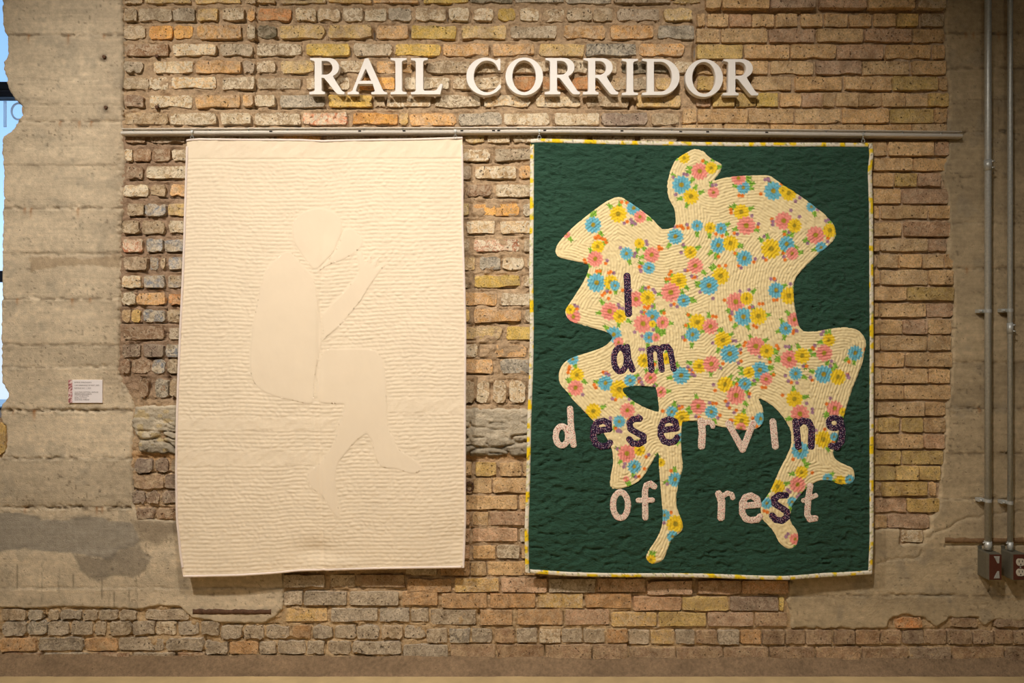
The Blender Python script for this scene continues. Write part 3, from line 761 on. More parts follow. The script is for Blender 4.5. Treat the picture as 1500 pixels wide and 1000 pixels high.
patch('stone_lintel', (188, 588, 800, 674), 1.6, noisy(poly_sdf([[(196, 594), (262, 590), (700, 596), (796, 598), (796, 668), (700, 669), (300, 668), (205, 664), (197, 640), (190, 618)]]), 2.2, 8, 53),
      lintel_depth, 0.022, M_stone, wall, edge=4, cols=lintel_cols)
# ---- exposed strips in the concrete
def strip(name, x0, x1, y0, y1, d, mat, seed):
    n = 24; verts = []; rr = random.Random(seed)
    for i in range(n + 1):
        x = x0 + (x1 - x0) * i / n
        t = y0 + rr.uniform(-1.1, 1.1); bt = y1 + rr.uniform(-0.5, 0.5)
        for (py, dd) in ((t, 0.0), (t + 0.6, d), (bt - 0.6, d + rr.uniform(0, .002)), (bt, 0.0)):
            X, Z = P(x, py); verts.append((X, -dd, Z))
    f = [(a * 4 + j, a * 4 + j + 1, a * 4 + j + 5, a * 4 + j + 4) for a in range(n) for j in range(3)]
    return mesh_obj(name, verts, f, mat, wall)
strip('rusted_steel_strip', 283, 398, 891, 899, 0.0050, M_rust, 3)
strip('brown_lath_strip', 1383, 1560, 786.5, 795, 0.0052, M_wood, 4)
for (bx, by) in [(153.5, 84), (156, 158), (230.5, 83), (230.5, 157.5)]:
    X, Z = P(bx, by); cyl('rusty_bolt', (X, 0.0, Z), (X, -0.009, Z), 0.0085, M_rust, wall, r1=0.006, n=9)
# iron ring embedded beside the cream quilt
X, Z = P(688, 712)
bm = bmesh.new()
for i in range(14):
    a0, a1 = 2 * math.pi * i / 14, 2 * math.pi * (i + 1) / 14
    add_cyl(bm, (X + .014 * math.cos(a0), -.006, Z + .018 * math.sin(a0)), (X + .014 * math.cos(a1), -.006, Z + .018 * math.sin(a1)), .004, n=6)
bm_obj('iron_ring', bm, M_rust, wall, True)

# ---- curb at the foot of the wall
def curb():
    xs = np.linspace(-2.6, 2.6, 400); prof = [(0.0, 0.052), (0.004, 0.046), (0.012, 0.038), (0.026, 0.024), (0.040, 0.009), (0.048, 0.003), (0.056, -0.001)]
    V = []; C = []
    for j, (d, z) in enumerate(prof):
        n = fbm(xs * 9, xs * 0 + j * .35, 91) ; n2 = fbm(xs * 40, xs * 0 + j, 92)
        V.append(np.stack([xs, np.full_like(xs, -d) - .003 * n2 * (0 < j < 6), z + 0.006 * n * (j < 3) + .002 * n2 * (j < 6) - xs * 0.004 * (j < 5)], -1))
        t = 0.85 + 0.2 * n + .12 * n2
        C.append(lin((158, 132, 102))[None] * t[:, None] * (1.0 if j < 6 else 1.05))
    V = np.concatenate(V); C = np.concatenate(C); n = len(xs); r = len(prof)
    idx = np.arange(n * r).reshape(r, n)
    f = np.stack([idx[:-1, :-1], idx[1:, :-1], idx[1:, 1:], idx[:-1, 1:]], -1).reshape(-1, 4)
    return mesh_obj('baseboard_back', V, f, M_mortar, cols=C)
tag(curb(), kind='structure')

# ---- window beyond the broken edge
def window():
    yb = 0.34
    root = empty('window_1', (-2.4, yb, OPZ0)); tag(root, kind='structure')
    k = 3.0 / D / S
    z = lambda py: H - (py - 500) * k
    bm = bmesh.new()
    add_box(bm, OPX0 - .1, OPX1 + .1, yb - .03, yb + .03, OPZ0 - .05, OPZ0 + .01)
    add_box(bm, OPX0 - .1, OPX1 + .1, yb - .03, yb + .03, OPZ1 - .03, OPZ1 + .1)
    add_box(bm, OPX0 - .1, OPX0 + .04, yb - .03, yb + .03, OPZ0, OPZ1)
    add_box(bm, OPX1 - .03, OPX1 + .1, yb - .03, yb + .03, OPZ0, OPZ1)
    bm_obj('window_frame', bm, M_frame, root)
    box('glazing_bar', OPX0, OPX1, yb - .035, yb + .02, z(145), z(136), M_frame, root, .004)
    box('glazing_bar', OPX0, OPX1, yb - .03, yb + .015, z(134), z(122), M_frame, root, .004)
    box('glazing_bar', OPX0, OPX1, yb - .03, yb + .015, z(413), z(397), M_frame, root, .004)
    box('window_pane', OPX0, OPX1, yb - .003, yb + .003, OPZ0, z(145), M_glass, root)
    box('window_pane', OPX0, OPX1, yb - .003, yb + .003, z(122), OPZ1, M_glass, root)
    # white lettering on the glass
    bm = bmesh.new()
    x = lambda px: (px - 750) * k
    add_box(bm, x(5), x(9), yb - .007, yb - .004, z(186), z(148))
    for i in range(18):
        a0, a1 = 2 * math.pi * i / 18, 2 * math.pi * (i + 1) / 18
        add_cyl(bm, (x(27) + .031 * math.cos(a0), yb - .006, z(163) + .036 * math.sin(a0)), (x(27) + .031 * math.cos(a1), yb - .006, z(163) + .036 * math.sin(a1)), .0045, n=6)
    bm_obj('window_lettering', bm, M_vinyl, root)
    finish(root)
window()
tag(box('street_pavement', -14, 8, 0.5, 14, -0.25, -0.13, M_pave), kind='structure').name = 'ground'

# ------------------------------------------------------------------ sign letters
def ell(cx, cy, rx, ry, a0, a1, n=18):
    return [(cx + rx * math.cos(math.radians(a0 + (a1 - a0) * i / n)), cy + ry * math.sin(math.radians(a0 + (a1 - a0) * i / n))) for i in range(n + 1)]
G = {}
G['R'] = [[(6, 0)] + ell(180, 86, 93, 86, -90, 66) + [(222, 180), (290, 288), (304, 304), (323, 312), (322, 333), (262, 333), (246, 321), (232, 305), (140, 190), (130, 183), (113, 182), (113, 295), (119, 305), (143, 311), (143, 333), (0, 333), (0, 311), (40, 305), (48, 295), (48, 38), (43, 29), (32, 24), (6, 18)],
          [(113, 28)] + ell(150, 90, 61, 62, -90, 90) + [(113, 153)]]
G['A'] = [[(158, 3), (192, 3), (325, 298), (336, 309), (362, 314), (362, 333), (217, 333), (217, 314), (243, 309), (249, 300), (230, 237), (98, 237), (75, 295), (79, 306), (103, 314), (103, 333), (0, 333), (0, 315), (28, 308), (44, 296)],
          [(166, 98), (110, 208), (216, 208)]]
G['I'] = [[(0, 0), (147, 0), (147, 18), (112, 26), (104, 38), (104, 295), (112, 306), (147, 313), (147, 333), (0, 333), (0, 313), (36, 306), (44, 295), (44, 38), (36, 26), (0, 18)]]
G['L'] = [[(0, 0), (153, 0), (153, 18), (120, 26), (112, 38), (112, 282), (118, 294), (130, 299), (210, 299), (236, 290), (272, 233), (291, 238), (268, 333), (0, 333), (0, 313), (36, 306), (44, 295), (44, 38), (36, 26), (0, 18)]]
G['C'] = [[(296, 8), (311, 10), (313, 116), (294, 116), (286, 92)] + ell(190, 172, 122, 145, -42, -318, 30)[1:] + [(303, 242), (318, 257)] + ell(176, 172, 176, 173, 36, 292, 36) + [(270, 25), (284, 20)]]
G['O'] = [ell(172.5, 173.5, 172.5, 173.5, 0, 354, 48), ell(171, 172, 107, 145, 0, 354, 48)]
G['D'] = [[(0, 0)] + ell(170, 166, 172, 166, -90, 90, 28) + [(0, 332), (0, 312), (36, 306), (44, 296), (44, 36), (36, 26), (0, 18)], [(107, 28)] + ell(165, 164, 107, 136, -90, 90, 26) + [(107, 300)]]
def glyph(name, ch, px, py):
    ref = 0.034; k = K(ref) / 6.25
    cu = bpy.data.curves.new(name, 'CURVE'); cu.dimensions = '2D'; cu.fill_mode = 'BOTH'; cu.extrude = 0.0115; cu.bevel_depth = 0.0008; cu.bevel_resolution = 1; cu.offset = -0.0008
    for loop in G[ch]:
        sp = cu.splines.new('POLY'); sp.points.add(len(loop) - 1); sp.use_cyclic_u = True
        for p, (x, y) in zip(sp.points, loop): p.co = (x * k, -y * k, 0, 1)
    t = bpy.data.objects.new('tmp', cu); COL.objects.link(t)
    me = bpy.data.meshes.new_from_object(t.evaluated_get(bpy.context.evaluated_depsgraph_get())); bpy.data.objects.remove(t); bpy.data.curves.remove(cu)
    me.name = name; me.materials.clear(); me.materials.append(M_white)
    X, Z = P(px, py, ref)
    root = empty(name, (X, -0.022, Z))
    o = bpy.data.objects.new('letter_face', me); COL.objects.link(o); o.parent = root; o.rotation_euler = (math.radians(90), 0, 0)
    # two stand-off pins into the wall, hidden behind the stroke
    for yy in (120, 230):
        sx = {'R': 80, 'A': 213 if yy == 120 else 258, 'I': 74, 'L': 78, 'C': 34, 'O': 33, 'D': 76}[ch]
        bm = bmesh.new(); add_cyl(bm, (sx * k, 0.008, -yy * k), (sx * k, 0.036, -yy * k), 0.003, n=8); bm_obj('mounting_pin', bm, M_zinc, root)
    return root
for ch, px, py, lab in [('R', 453.1, 84.8, 'white serif letter R that begins the word RAIL'), ('A', 509.1, 84.8, 'white serif letter A in the word RAIL'),
                        ('I', 572, 84.8, 'white serif letter I in the word RAIL'), ('L', 601.9, 84.8, 'white serif letter L that ends the word RAIL'),
                        ('C', 683.1, 84.3, 'white serif letter C that begins the word CORRIDOR'), ('O', 740.4, 84, 'white serif letter O next to the C of CORRIDOR'),
                        ('R', 798, 84.8, 'white serif letter R after the first O of CORRIDOR'), ('R', 854, 85, 'white serif letter R before the I of CORRIDOR'),
                        ('I', 911.1, 86, 'white serif letter I in the word CORRIDOR'), ('D', 940.9, 86, 'white serif letter D in the word CORRIDOR'),
                        ('O', 1003.9, 86.4, 'white serif letter O after the D of CORRIDOR'), ('R', 1059.3, 86.4, 'white serif letter R that ends the word CORRIDOR')]:
    tag(glyph('sign_letter', ch, px, py), lab, 'sign letter', 'raised letters of the wall sign')

# ------------------------------------------------------------------ hanging rails
def rail(xa, ya, xb, yb, label, slots):
    ref = 0.026; k = K(ref)
    A = P(xa, ya, ref); B = P(xb, yb, ref)
    root = rooted('hanging_rail', (A[0], 0, A[1]), label, 'rail')
    mm = k  # metres per photo pixel here
    prof = [(0.0, 0), (0.020, 0), (0.0215, .5), (0.0215, 1.0), (0.012, 1.3), (0.012, 4.2), (0.020, 4.6), (0.025, 5.6), (0.0265, 7.0), (0.025, 9.0), (0.020, 10.2), (0.0, 10.2)]
    ux, uz = B[0] - A[0], B[1] - A[1]
    V = []; n = len(prof)
    for t in (0, 1):
        for d, yy in prof: V.append((ux * t, -d - 0.002, uz * t - yy * mm))
    F = [(i, (i + 1) % n, n + (i + 1) % n, n + i) for i in range(n)] + [tuple(range(n - 1, -1, -1)), tuple(range(n, 2 * n))]
    mesh_obj('rail_body', V, F, M_alu, root, False)
    def at(px): 
        t = (px - xa) / (xb - xa); return ux * t, uz * t
    px = 193 if xa < 500 else 193 + 56.6 * 12
    while px < xb - 3:
        if px > xa + 3:
            x, z = at(px)
            bm = bmesh.new(); add_cyl(bm, (x, -.012, z - 2.9 * mm), (x, -.0175, z - 2.9 * mm), .0036, .003, n=12); s = bm_obj('screw', bm, M_zinc, root, True)
            bm = bmesh.new(); add_box(bm, x - .0022, x + .0022, -.0181, -.0174, z - 2.9 * mm - .0005, z - 2.9 * mm + .0005); bm_obj('screw_slot', bm, M_dark, s)
        px += 56.6
    for sx in slots:
        x, z = at(sx)
        bm = bmesh.new(); add_box(bm, x - .0055, x + .0055, -.0295, -.024, z - 6.9 * mm, z - 5.1 * mm, .0005); bm_obj('clip_slot', bm, M_dark, root)
    return root
rail(177, 187.3, 836, 185.0, 'aluminium hanging rail section that carries the cream quilt', [397, 527, 592, 676.6, 723, 730.5, 798])
rail(836.3, 185.0, 1410, 191.4, 'aluminium hanging rail section that ends over the right concrete pier', [911, 997, 1036.5, 1123])
def hook(px, y0, y1, label):
    ref = 0.033; X, Z0 = P(px, y0, ref); Z1 = P(px, y1, ref)[1]; 
    root = rooted('quilt_hook', (X, -.031, Z0), label, 'hook', 'wire hooks on the rail')
    h = Z0 - Z1
    box('clip', -.0045, .0045, -.0035, .0015, -.010, .0, M_zinc, root, .0008)
    bm = bmesh.new()
    pts = [(0, -.009), (-.001, -h * .55), (-.006, -h * .8), (-.004, -h), (.005, -h), (.007, -h * .8), (.001, -h * .55)]
    for a, b_ in zip(pts[:-1], pts[1:]): add_cyl(bm, (a[0], -.001, a[1]), (b_[0], -.001, b_[1]), .0011, n=8)
    bm_obj('wire_loop', bm, M_zinc, root, True)
hook(281, 190.5, 204, 'small metal hook at the concrete-pier end of the cream quilt')
hook(667, 189.5, 203, 'small metal hook at the cream quilt corner nearest the green quilt')
hook(790, 189.5, 204, 'small metal hook at the green quilt corner nearest the cream quilt')
hook(1264.5, 194.5, 209, 'small metal hook at the conduit end of the green quilt')

# ------------------------------------------------------------------ quilts
def curve(pts):
    a = np.array(pts, float)
    return a
def coons(top, bot, left, right, nu, nv):
    u = np.linspace(0, 1, nu); v = np.linspace(0, 1, nv)
    def along(pts, t, axis):
        a = np.array(pts, float); s = (a[:, axis] - a[0, axis]) / (a[-1, axis] - a[0, axis])
        return np.stack([np.interp(t, s, a[:, 0]), np.interp(t, s, a[:, 1])], -1)
    Tc, Bc, Lc, Rc = along(top, u, 0), along(bot, u, 0), along(left, v, 1), along(right, v, 1)
    U, V = np.meshgrid(u, v)
    out = (1 - V)[..., None] * Tc[None] + V[..., None] * Bc[None] + (1 - U)[..., None] * Lc[:, None] + U[..., None] * Rc[:, None]
    c = ((1 - U) * (1 - V))[..., None] * Tc[0] + (U * (1 - V))[..., None] * Tc[-1] + ((1 - U) * V)[..., None] * Bc[0] + (U * V)[..., None] * Bc[-1]
    return out - c, U, V
def sheet(name, XY, d, back, ref, mat, parent, cols=None):
    r, q = XY.shape[:2]; k = K(ref)
    def vv(dd): return np.stack([(XY[..., 0] - 750) * k, -dd, H - (XY[..., 1] - 500) * k], -1).reshape(-1, 3)
    v1 = vv(d); idx = np.arange(r * q).reshape(r, q)
    f = np.stack([idx[:-1, :-1], idx[1:, :-1], idx[1:, 1:], idx[:-1, 1:]], -1).reshape(-1, 4)
    # coarse back face stitched to the rim
    per = np.concatenate([idx[0, :-1], idx[:-1, -1], idx[-1, :0:-1], idx[:0:-1, 0]])
    vb = v1[per].copy(); vb[:, 1] = vb[:, 1] + back
    n0 = len(v1); m = len(per); j = np.arange(m)
    fs = np.stack([per, np.roll(per, -1), n0 + np.roll(j, -1), n0 + j], -1)
    ctr = vb.mean(0)[None]; v = np.concatenate([v1, vb, ctr]); cidx = n0 + m
    fb = np.stack([n0 + j, n0 + np.roll(j, -1), np.full(m, cidx), np.full(m, cidx)], -1)
    o = mesh_obj(name, v, np.concatenate([f, fs]), mat, parent, True, cols=None if cols is None else np.concatenate([cols.reshape(-1, 3), np.tile(cols.reshape(-1, 3).mean(0), (m + 1, 1))]))
    return o
def binding(name, loop, depth, ref, w, mat, parent, colf=None, back=0.006):
    """narrow folded tape round the rim of a quilt"""
    pts = np.array(loop, float)
    seg = np.hypot(*np.diff(np.vstack([pts, pts[:1]]), axis=0).T); s = np.concatenate([[0], np.cumsum(seg)]); tot = s[-1]
    t = np.unique(np.concatenate([np.arange(0, tot, 2.0), s[:-1]])); n = len(t)
    full = np.vstack([pts, pts[:1]])
    x = np.interp(t, s, full[:, 0]); y = np.interp(t, s, full[:, 1])
    cx, cy = pts.mean(0)
    # inward direction by side
    x0, x1 = pts[:, 0].min(), pts[:, 0].max(); y0, y1 = pts[:, 1].min(), pts[:, 1].max()
    ex = np.where(np.abs(x - cx) / (x1 - x0) > np.abs(y - cy) / (y1 - y0), -np.sign(x - cx), 0.0); ey = np.where(ex == 0, -np.sign(y - cy), 0.0)
    prof = [(0.4, -back), (-0.5, -back * .5), (-0.7, 0.0012), (0.0, 0.0028), (w * .5, 0.0034), (w - .6, 0.0028), (w, 0.0)]
    k = K(ref); V = []; C = []
    for o_, dz in prof:
        xx = x + ex * o_; yy = y + ey * o_
        d = depth(x + ex * max(o_, 0.3), y + ey * max(o_, 0.3)) + dz
        V.append(np.stack([(xx - 750) * k, -d, H - (yy - 500) * k], -1))
        if colf: C.append(colf(t, o_ + 0 * t))
    r = len(prof); idx = np.arange(r * n).reshape(r, n); nx = np.roll(idx, -1, axis=1)
    f = np.stack([idx[:-1], nx[:-1], nx[1:], idx[1:]], -1).reshape(-1, 4)
    return mesh_obj(name, np.concatenate(V), f, mat, parent, True, cols=np.concatenate(C) if colf else None)

# ---- cream quilt
M_ = lambda pts: [(250 + x / 3.3333, 190 + y / 3.3333) for x, y in pts]
N_ = lambda pts: [(250 + x / 3.3333, 450 + y / 3.3333) for x, y in pts]
FIG = {
 'head_patch': smooth_loop(M_([(590, 480), (600, 440), (640, 402), (690, 383), (740, 380), (790, 398), (825, 435), (833, 490), (812, 545), (788, 598), (750, 640), (702, 680), (660, 640), (625, 590), (597, 540)])),
 'hand_patch': smooth_loop(M_([(842, 490), (885, 481), (920, 515), (936, 550), (900, 596), (830, 636), (765, 660), (712, 694), (752, 648), (795, 600), (822, 548)])),
 'back_patch': smooth_loop(M_([(575, 590), (510, 632), (462, 685), (438, 760), (422, 830), (405, 920), (395, 1000), (388, 1090), (392, 1190), (425, 1255), (500, 1297), (600, 1322), (690, 1334), (700, 1230), (722, 1090), (735, 1020), (725, 900), (705, 780), (690, 712), (640, 660)])),
 'arm_patch': M_([(738, 900), (830, 805), (900, 722), (918, 690), (908, 610), (930, 585), (948, 655), (985, 600), (965, 662), (1020, 615), (990, 682), (1045, 657), (975, 752), (920, 840), (840, 940), (745, 1025)]),
 'leg_patch': smooth_loop(N_([(742, 212), (820, 203), (900, 200), (1000, 210), (1035, 270), (1050, 370), (1055, 480), (1060, 580), (1090, 640), (1110, 690), (1180, 735), (1225, 775), (1212, 803), (1165, 808), (1090, 785), (1020, 775), (990, 700), (955, 612), (850, 715), (806, 790), (808, 900), (825, 1025), (790, 1000), (740, 920), (690, 885), (664, 830), (690, 787), (740, 750), (798, 660), (815, 580), (848, 472), (724, 464), (712, 330)]), 2)}
fig_sdfs = {k: poly_sdf([v]) for k, v in FIG.items()}
CR_REF = 0.043
def cream_base(x, y):
    t = np.clip((y - 203) / 635.0, 0, 1.05)
    d = 0.028 + 0.024 * t + 0.006 * np.sin((x - 268) / 410 * math.pi * 2.2 + 0.6) * t ** 1.5
    d = d + 0.004 * fbm(x / 120, y / 150, 101)
    # folds: the centre crease and the dent at the hem
    xc = 471 + 5 * np.sin(y / 120)
    d = d - 0.0035 * np.exp(-((x - xc) / 3.2) ** 2) * sstep(300, 480, y) + 0.002 * np.exp(-((x - xc - 10) / 7) ** 2) * sstep(300, 480, y)
    d = d - 0.010 * np.exp(-(((x - 462) / 26) ** 2 + ((y - 806) / 13) ** 2)) + 0.006 * np.exp(-(((x - 500) / 30) ** 2 + ((y - 826) / 9) ** 2))
    d = d - 0.006 * np.exp(-(((x - 668) / 22) ** 2 + ((y - 790) / 24) ** 2)) - 0.004 * np.exp(-(((x - 275) / 14) ** 2 + ((y - 800) / 30) ** 2))
    return d
def quilt_mask(x, y):
    f = np.full(x.shape, 1e9)
    for s in fig_sdfs.values(): f = np.minimum(f, s(x, y))
    m = sstep(-1.0, 3.0, f)
    m = m * sstep(231, 234, y - (x - 270) * -0.006)
    for (bx0, bx1, by0, by1) in [(262, 490, 613, 629), (262, 480, 660, 681), (568, 680, 584, 604)]:
        m = m * (1 - sstep(bx0 - 6, bx0 + 6, x) * sstep(bx1 + 12, bx1 - 12, x) * sstep(by0 - 2, by0 + 2, y) * sstep(by1 + 2, by1 - 2, y) * .9)
    return m, f
XY, U, V = coons([(271, 203.5), (284, 201.5), (350, 202), (440, 202.5), (470, 204), (500, 203), (600, 201.5), (677, 199.5)],
                 [(271, 843), (350, 841), (400, 838.5), (440, 835), (480, 834.5), (530, 833), (600, 831), (680, 829.5)],
                 [(271, 203.5), (268.5, 300), (266, 400), (262, 500), (259, 600), (258, 690), (260, 760), (265, 810), (271, 843)],
                 [(677, 199.5), (678, 260), (678, 330), (681, 420), (682.5, 480), (682, 600), (682, 700), (682.5, 760), (680, 829.5)], 270, 540)
x, y = XY[..., 0], XY[..., 1]
qm, figd = quilt_mask(x, y)
wob = 1.5 * fbm(x / 40, y / 60, 111, 3) + 0.5 * vn(x / 9, y / 20, 112)
pitch = 5.75
ph = (V * 640 + 6 * fbm(x / 150, y / 200, 113, 2) + wob) / pitch
rowp = np.abs(np.sin(ph * math.pi)) ** 0.75
slant = x * 0.92 + y * 0.28 * np.where(vn(x / 60, y / 50, 114) > 0, 1, -1)
puck = vn(slant / 3.0, np.floor(ph) * 3.1, 115)
band = (1 - sstep(231, 234, y)) ; 
wrk = 0.0009 * fbm((x + y * .5) / 9, (y - x * .3) / 16, 116, 3)
d_cream = cream_base(x, y) + qm * (0.0015 * rowp + 0.0014 * puck * rowp - 0.0012) + (1 - qm) * (0.0003 + wrk * (figd > 2) * 2.6)
d_cream = d_cream - 0.0022 * np.exp(-((y - 232 + (x - 270) * 0.004) / 0.9) ** 2)
cream_c = np.tile(lin((240, 222, 192)), (x.size, 1)) * (1 - 0.06 * (1 - rowp.reshape(-1, 1)) * qm.reshape(-1, 1))
quilt1 = rooted('quilt', (P(470, 0, CR_REF)[0], 0, P(0, 838, CR_REF)[1]), 'plain cream wall quilt with a seated tone-on-tone figure and close stitched rows', 'quilt')
sheet('quilted_panel', XY, d_cream, 0.007, CR_REF, M_cream, quilt1, cream_c.reshape(x.shape + (3,)))
for nm, lp in FIG.items():
    a = np.array(lp); b0 = a.min(0) - 2; b1 = a.max(0) + 2
    patch(nm, (b0[0], b0[1], b1[0], b1[1]), 1.8, fig_sdfs[nm], lambda x, y: cream_base(x, y) + 0.0016 + 0.0006 * fbm(x / 14, y / 22, 117, 3), 0.0007, M_creamA, quilt1, ref=CR_REF, edge=1.6)
rim = [tuple(p) for p in np.concatenate([XY[0, :-3:6], XY[:-3:6, -1], XY[-1, ::-1][:-3:6], XY[::-1, 0][:-3:6]])]
binding('binding', rim, cream_base, CR_REF, 2.6, M_creamB, quilt1)
finish(quilt1)

# ---- green quilt
GR_REF = 0.042
def green_base(x, y):
    t = np.clip((y - 205) / 635.0, 0, 1.05)
    d = 0.028 + 0.019 * t + 0.004 * np.sin((x - 775) / 500 * math.pi * 3 + 0.4) * t ** 1.5 + 0.003 * fbm(x / 110, y / 140, 121)
    d = d + 0.005 * np.exp(-((y - 838) / 14.0) ** 2) * np.sin(x / 34.0) * 0.5
    return d
def green_wrk(x, y):
    a = fbm(x / 60, y / 60, 122, 2) * 3.0
    c, s_ = np.cos(a * .5), np.sin(a * .5)
    xr = x * c + y * s_; yr = -x * s_ + y * c
    r1 = 1 - np.abs(vn(x / 17 + .8 * vn(x / 9, y / 9, 123), y / 6.0 + .8 * vn(x / 11, y / 11, 124), 125)) * 2
    r2 = 1 - np.abs(vn(x / 8, y / 5, 126)) * 2
    return 0.0046 * r1 + 0.0018 * r2
GXY, U, V = coons([(777.5, 203), (790, 202), (850, 203.5), (900, 205), (980, 206.5), (1100, 208), (1200, 208), (1280, 208.5)],
                  [(770, 838), (830, 841.5), (900, 843), (1000, 844.5), (1080, 846), (1150, 847), (1200, 843.5), (1240, 842), (1276, 839.5)],
                  [(777.5, 203), (777, 300), (776, 400), (777, 480), (776, 540), (773, 620), (771.5, 700), (769, 780), (770, 838)],
                  [(1280, 208.5), (1281.5, 225), (1279, 250), (1280.5, 300), (1280.5, 450), (1279.5, 600), (1279, 700), (1278.5, 790), (1276, 839.5)], 300, 380)
x, y = GXY[..., 0], GXY[..., 1]
quilt2 = rooted('quilt', (P(1025, 0, GR_REF)[0], 0, P(0, 842, GR_REF)[1]), 'dark green wall quilt with a floral figure and appliqued words', 'quilt')
FIGURE = [(970.6, 335), (987.7, 331.3), (990, 319.6), (988.6, 305), (980.5, 289), (978, 271), (980.5, 256.6), (986, 242), (992, 231.4), (1006.6, 222.4), (1018, 217), (1031, 219.7), (1038, 227), (1047, 233), (1057.4, 238.6), (1058.7, 244), (1053, 256.6), (1044.3, 264.7),
 (1056, 261), (1077.6, 257), (1110, 255.7), (1128, 256), (1135, 260), (1146, 268), (1178.4, 289), (1207, 310.6), (1220, 324), (1225, 334), (1226, 345), (1220, 354), (1209, 364.6), (1201, 370), (1184.7, 386), (1173, 398), (1166, 407), (1163, 422), (1164, 442), (1166.7, 460), (1170, 475), (1177.5, 485),
 (1193, 485), (1214.4, 481.6), (1236, 479), (1248.6, 480.7), (1260, 485), (1269, 498.7), (1268.4, 512), (1263, 533), (1257.5, 548), (1249.5, 567), (1238.7, 599.4), (1235, 612), (1226, 640), (1220, 657), (1220.7, 668.7), (1228.8, 676), (1239.6, 681), (1247.7, 685), (1251, 694), (1249.5, 704.7), (1237.8, 709),
 (1227, 708), (1214.4, 703), (1201.8, 702.5), (1189, 708), (1176.6, 717.8), (1167.6, 727.7), (1161, 737.6), (1157.7, 746.6), (1156, 761), (1165, 774.5), (1167.6, 786), (1165, 796), (1156.8, 803), (1147.8, 799.7), (1138.8, 791.6), (1134, 780.8), (1122.6, 766.4), (1115.4, 759), (1113.6, 748.4), (1114.5, 735.8),
 (1126, 721), (1137, 696), (1148.7, 673), (1156.8, 655), (1158.6, 640.8), (1156, 626.4), (1146, 610), (1131.6, 594), (1111, 582.3), (1115.4, 592), (1118.6, 608.4), (1116, 621), (1106.4, 628), (1092, 630), (1065, 626.4), (1048, 622.8), (1035, 618), (1019, 616.5), (1001, 617.4), (999, 624.6), (998, 651.6), (999, 669.6),
 (1000, 687), (992, 716), (990.4, 737.6), (994, 750), (999.4, 764.6), (999.4, 775.4), (992, 782.6), (983, 791.6), (974, 813), (969.7, 820.4), (959, 824.5), (950.8, 823), (945.8, 815), (950.8, 804), (961.6, 788), (968.8, 771.8), (970.6, 752), (968.8, 730.4), (967, 707), (965, 680), (964.3, 662.4),
 (950.8, 684), (940, 700), (927, 709), (914.8, 714), (902, 715.5), (894, 712.4), (894, 698), (897.7, 680), (897.7, 669.6), (896, 657), (888, 640), (877, 624.6), (868, 615), (839, 585), (832, 575), (821, 563), (818.5, 551), (820, 542), (825.7, 532), (837.4, 524), (853.6, 518.5), (877, 511), (889.6, 504), (896.4, 496),
 (895, 490.6), (886, 485), (868, 480), (850, 475), (835.6, 470), (829, 461), (829, 452.8), (839, 437.5), (850, 420.4), (859, 404), (862.6, 389.8), (858, 386), (841, 381.7), (821, 377), (815, 372), (814, 364.6), (819.4, 353.8), (835.6, 335.8), (859, 316), (886, 296), (900, 289), (911, 288), (922, 294.4), (940, 307), (958, 321.4)]
LOOPHOLE = [(912, 570.6), (916.6, 567), (932.8, 564.8), (954.4, 566), (961, 568), (963.4, 581.4), (965.5, 599.4), (963.4, 603), (949, 598.5), (931, 589.5), (918.4, 579.6)]
fsdf = poly_sdf([smooth_loop(FIGURE, 2), smooth_loop(LOOPHOLE, 2)])
TL_ = {'C': (760, 370), 'E': (760, 540), 'F': (1020, 540), 'G': (760, 680), 'H': (1020, 680)}
def tp(t, pts): return [(TL_[t][0] + x / 5.5556, TL_[t][1] + y / 5.5556) for x, y in pts]
def el(cx, cy, rx, ry): return ell(cx, cy, rx, ry, 0, 345, 23)
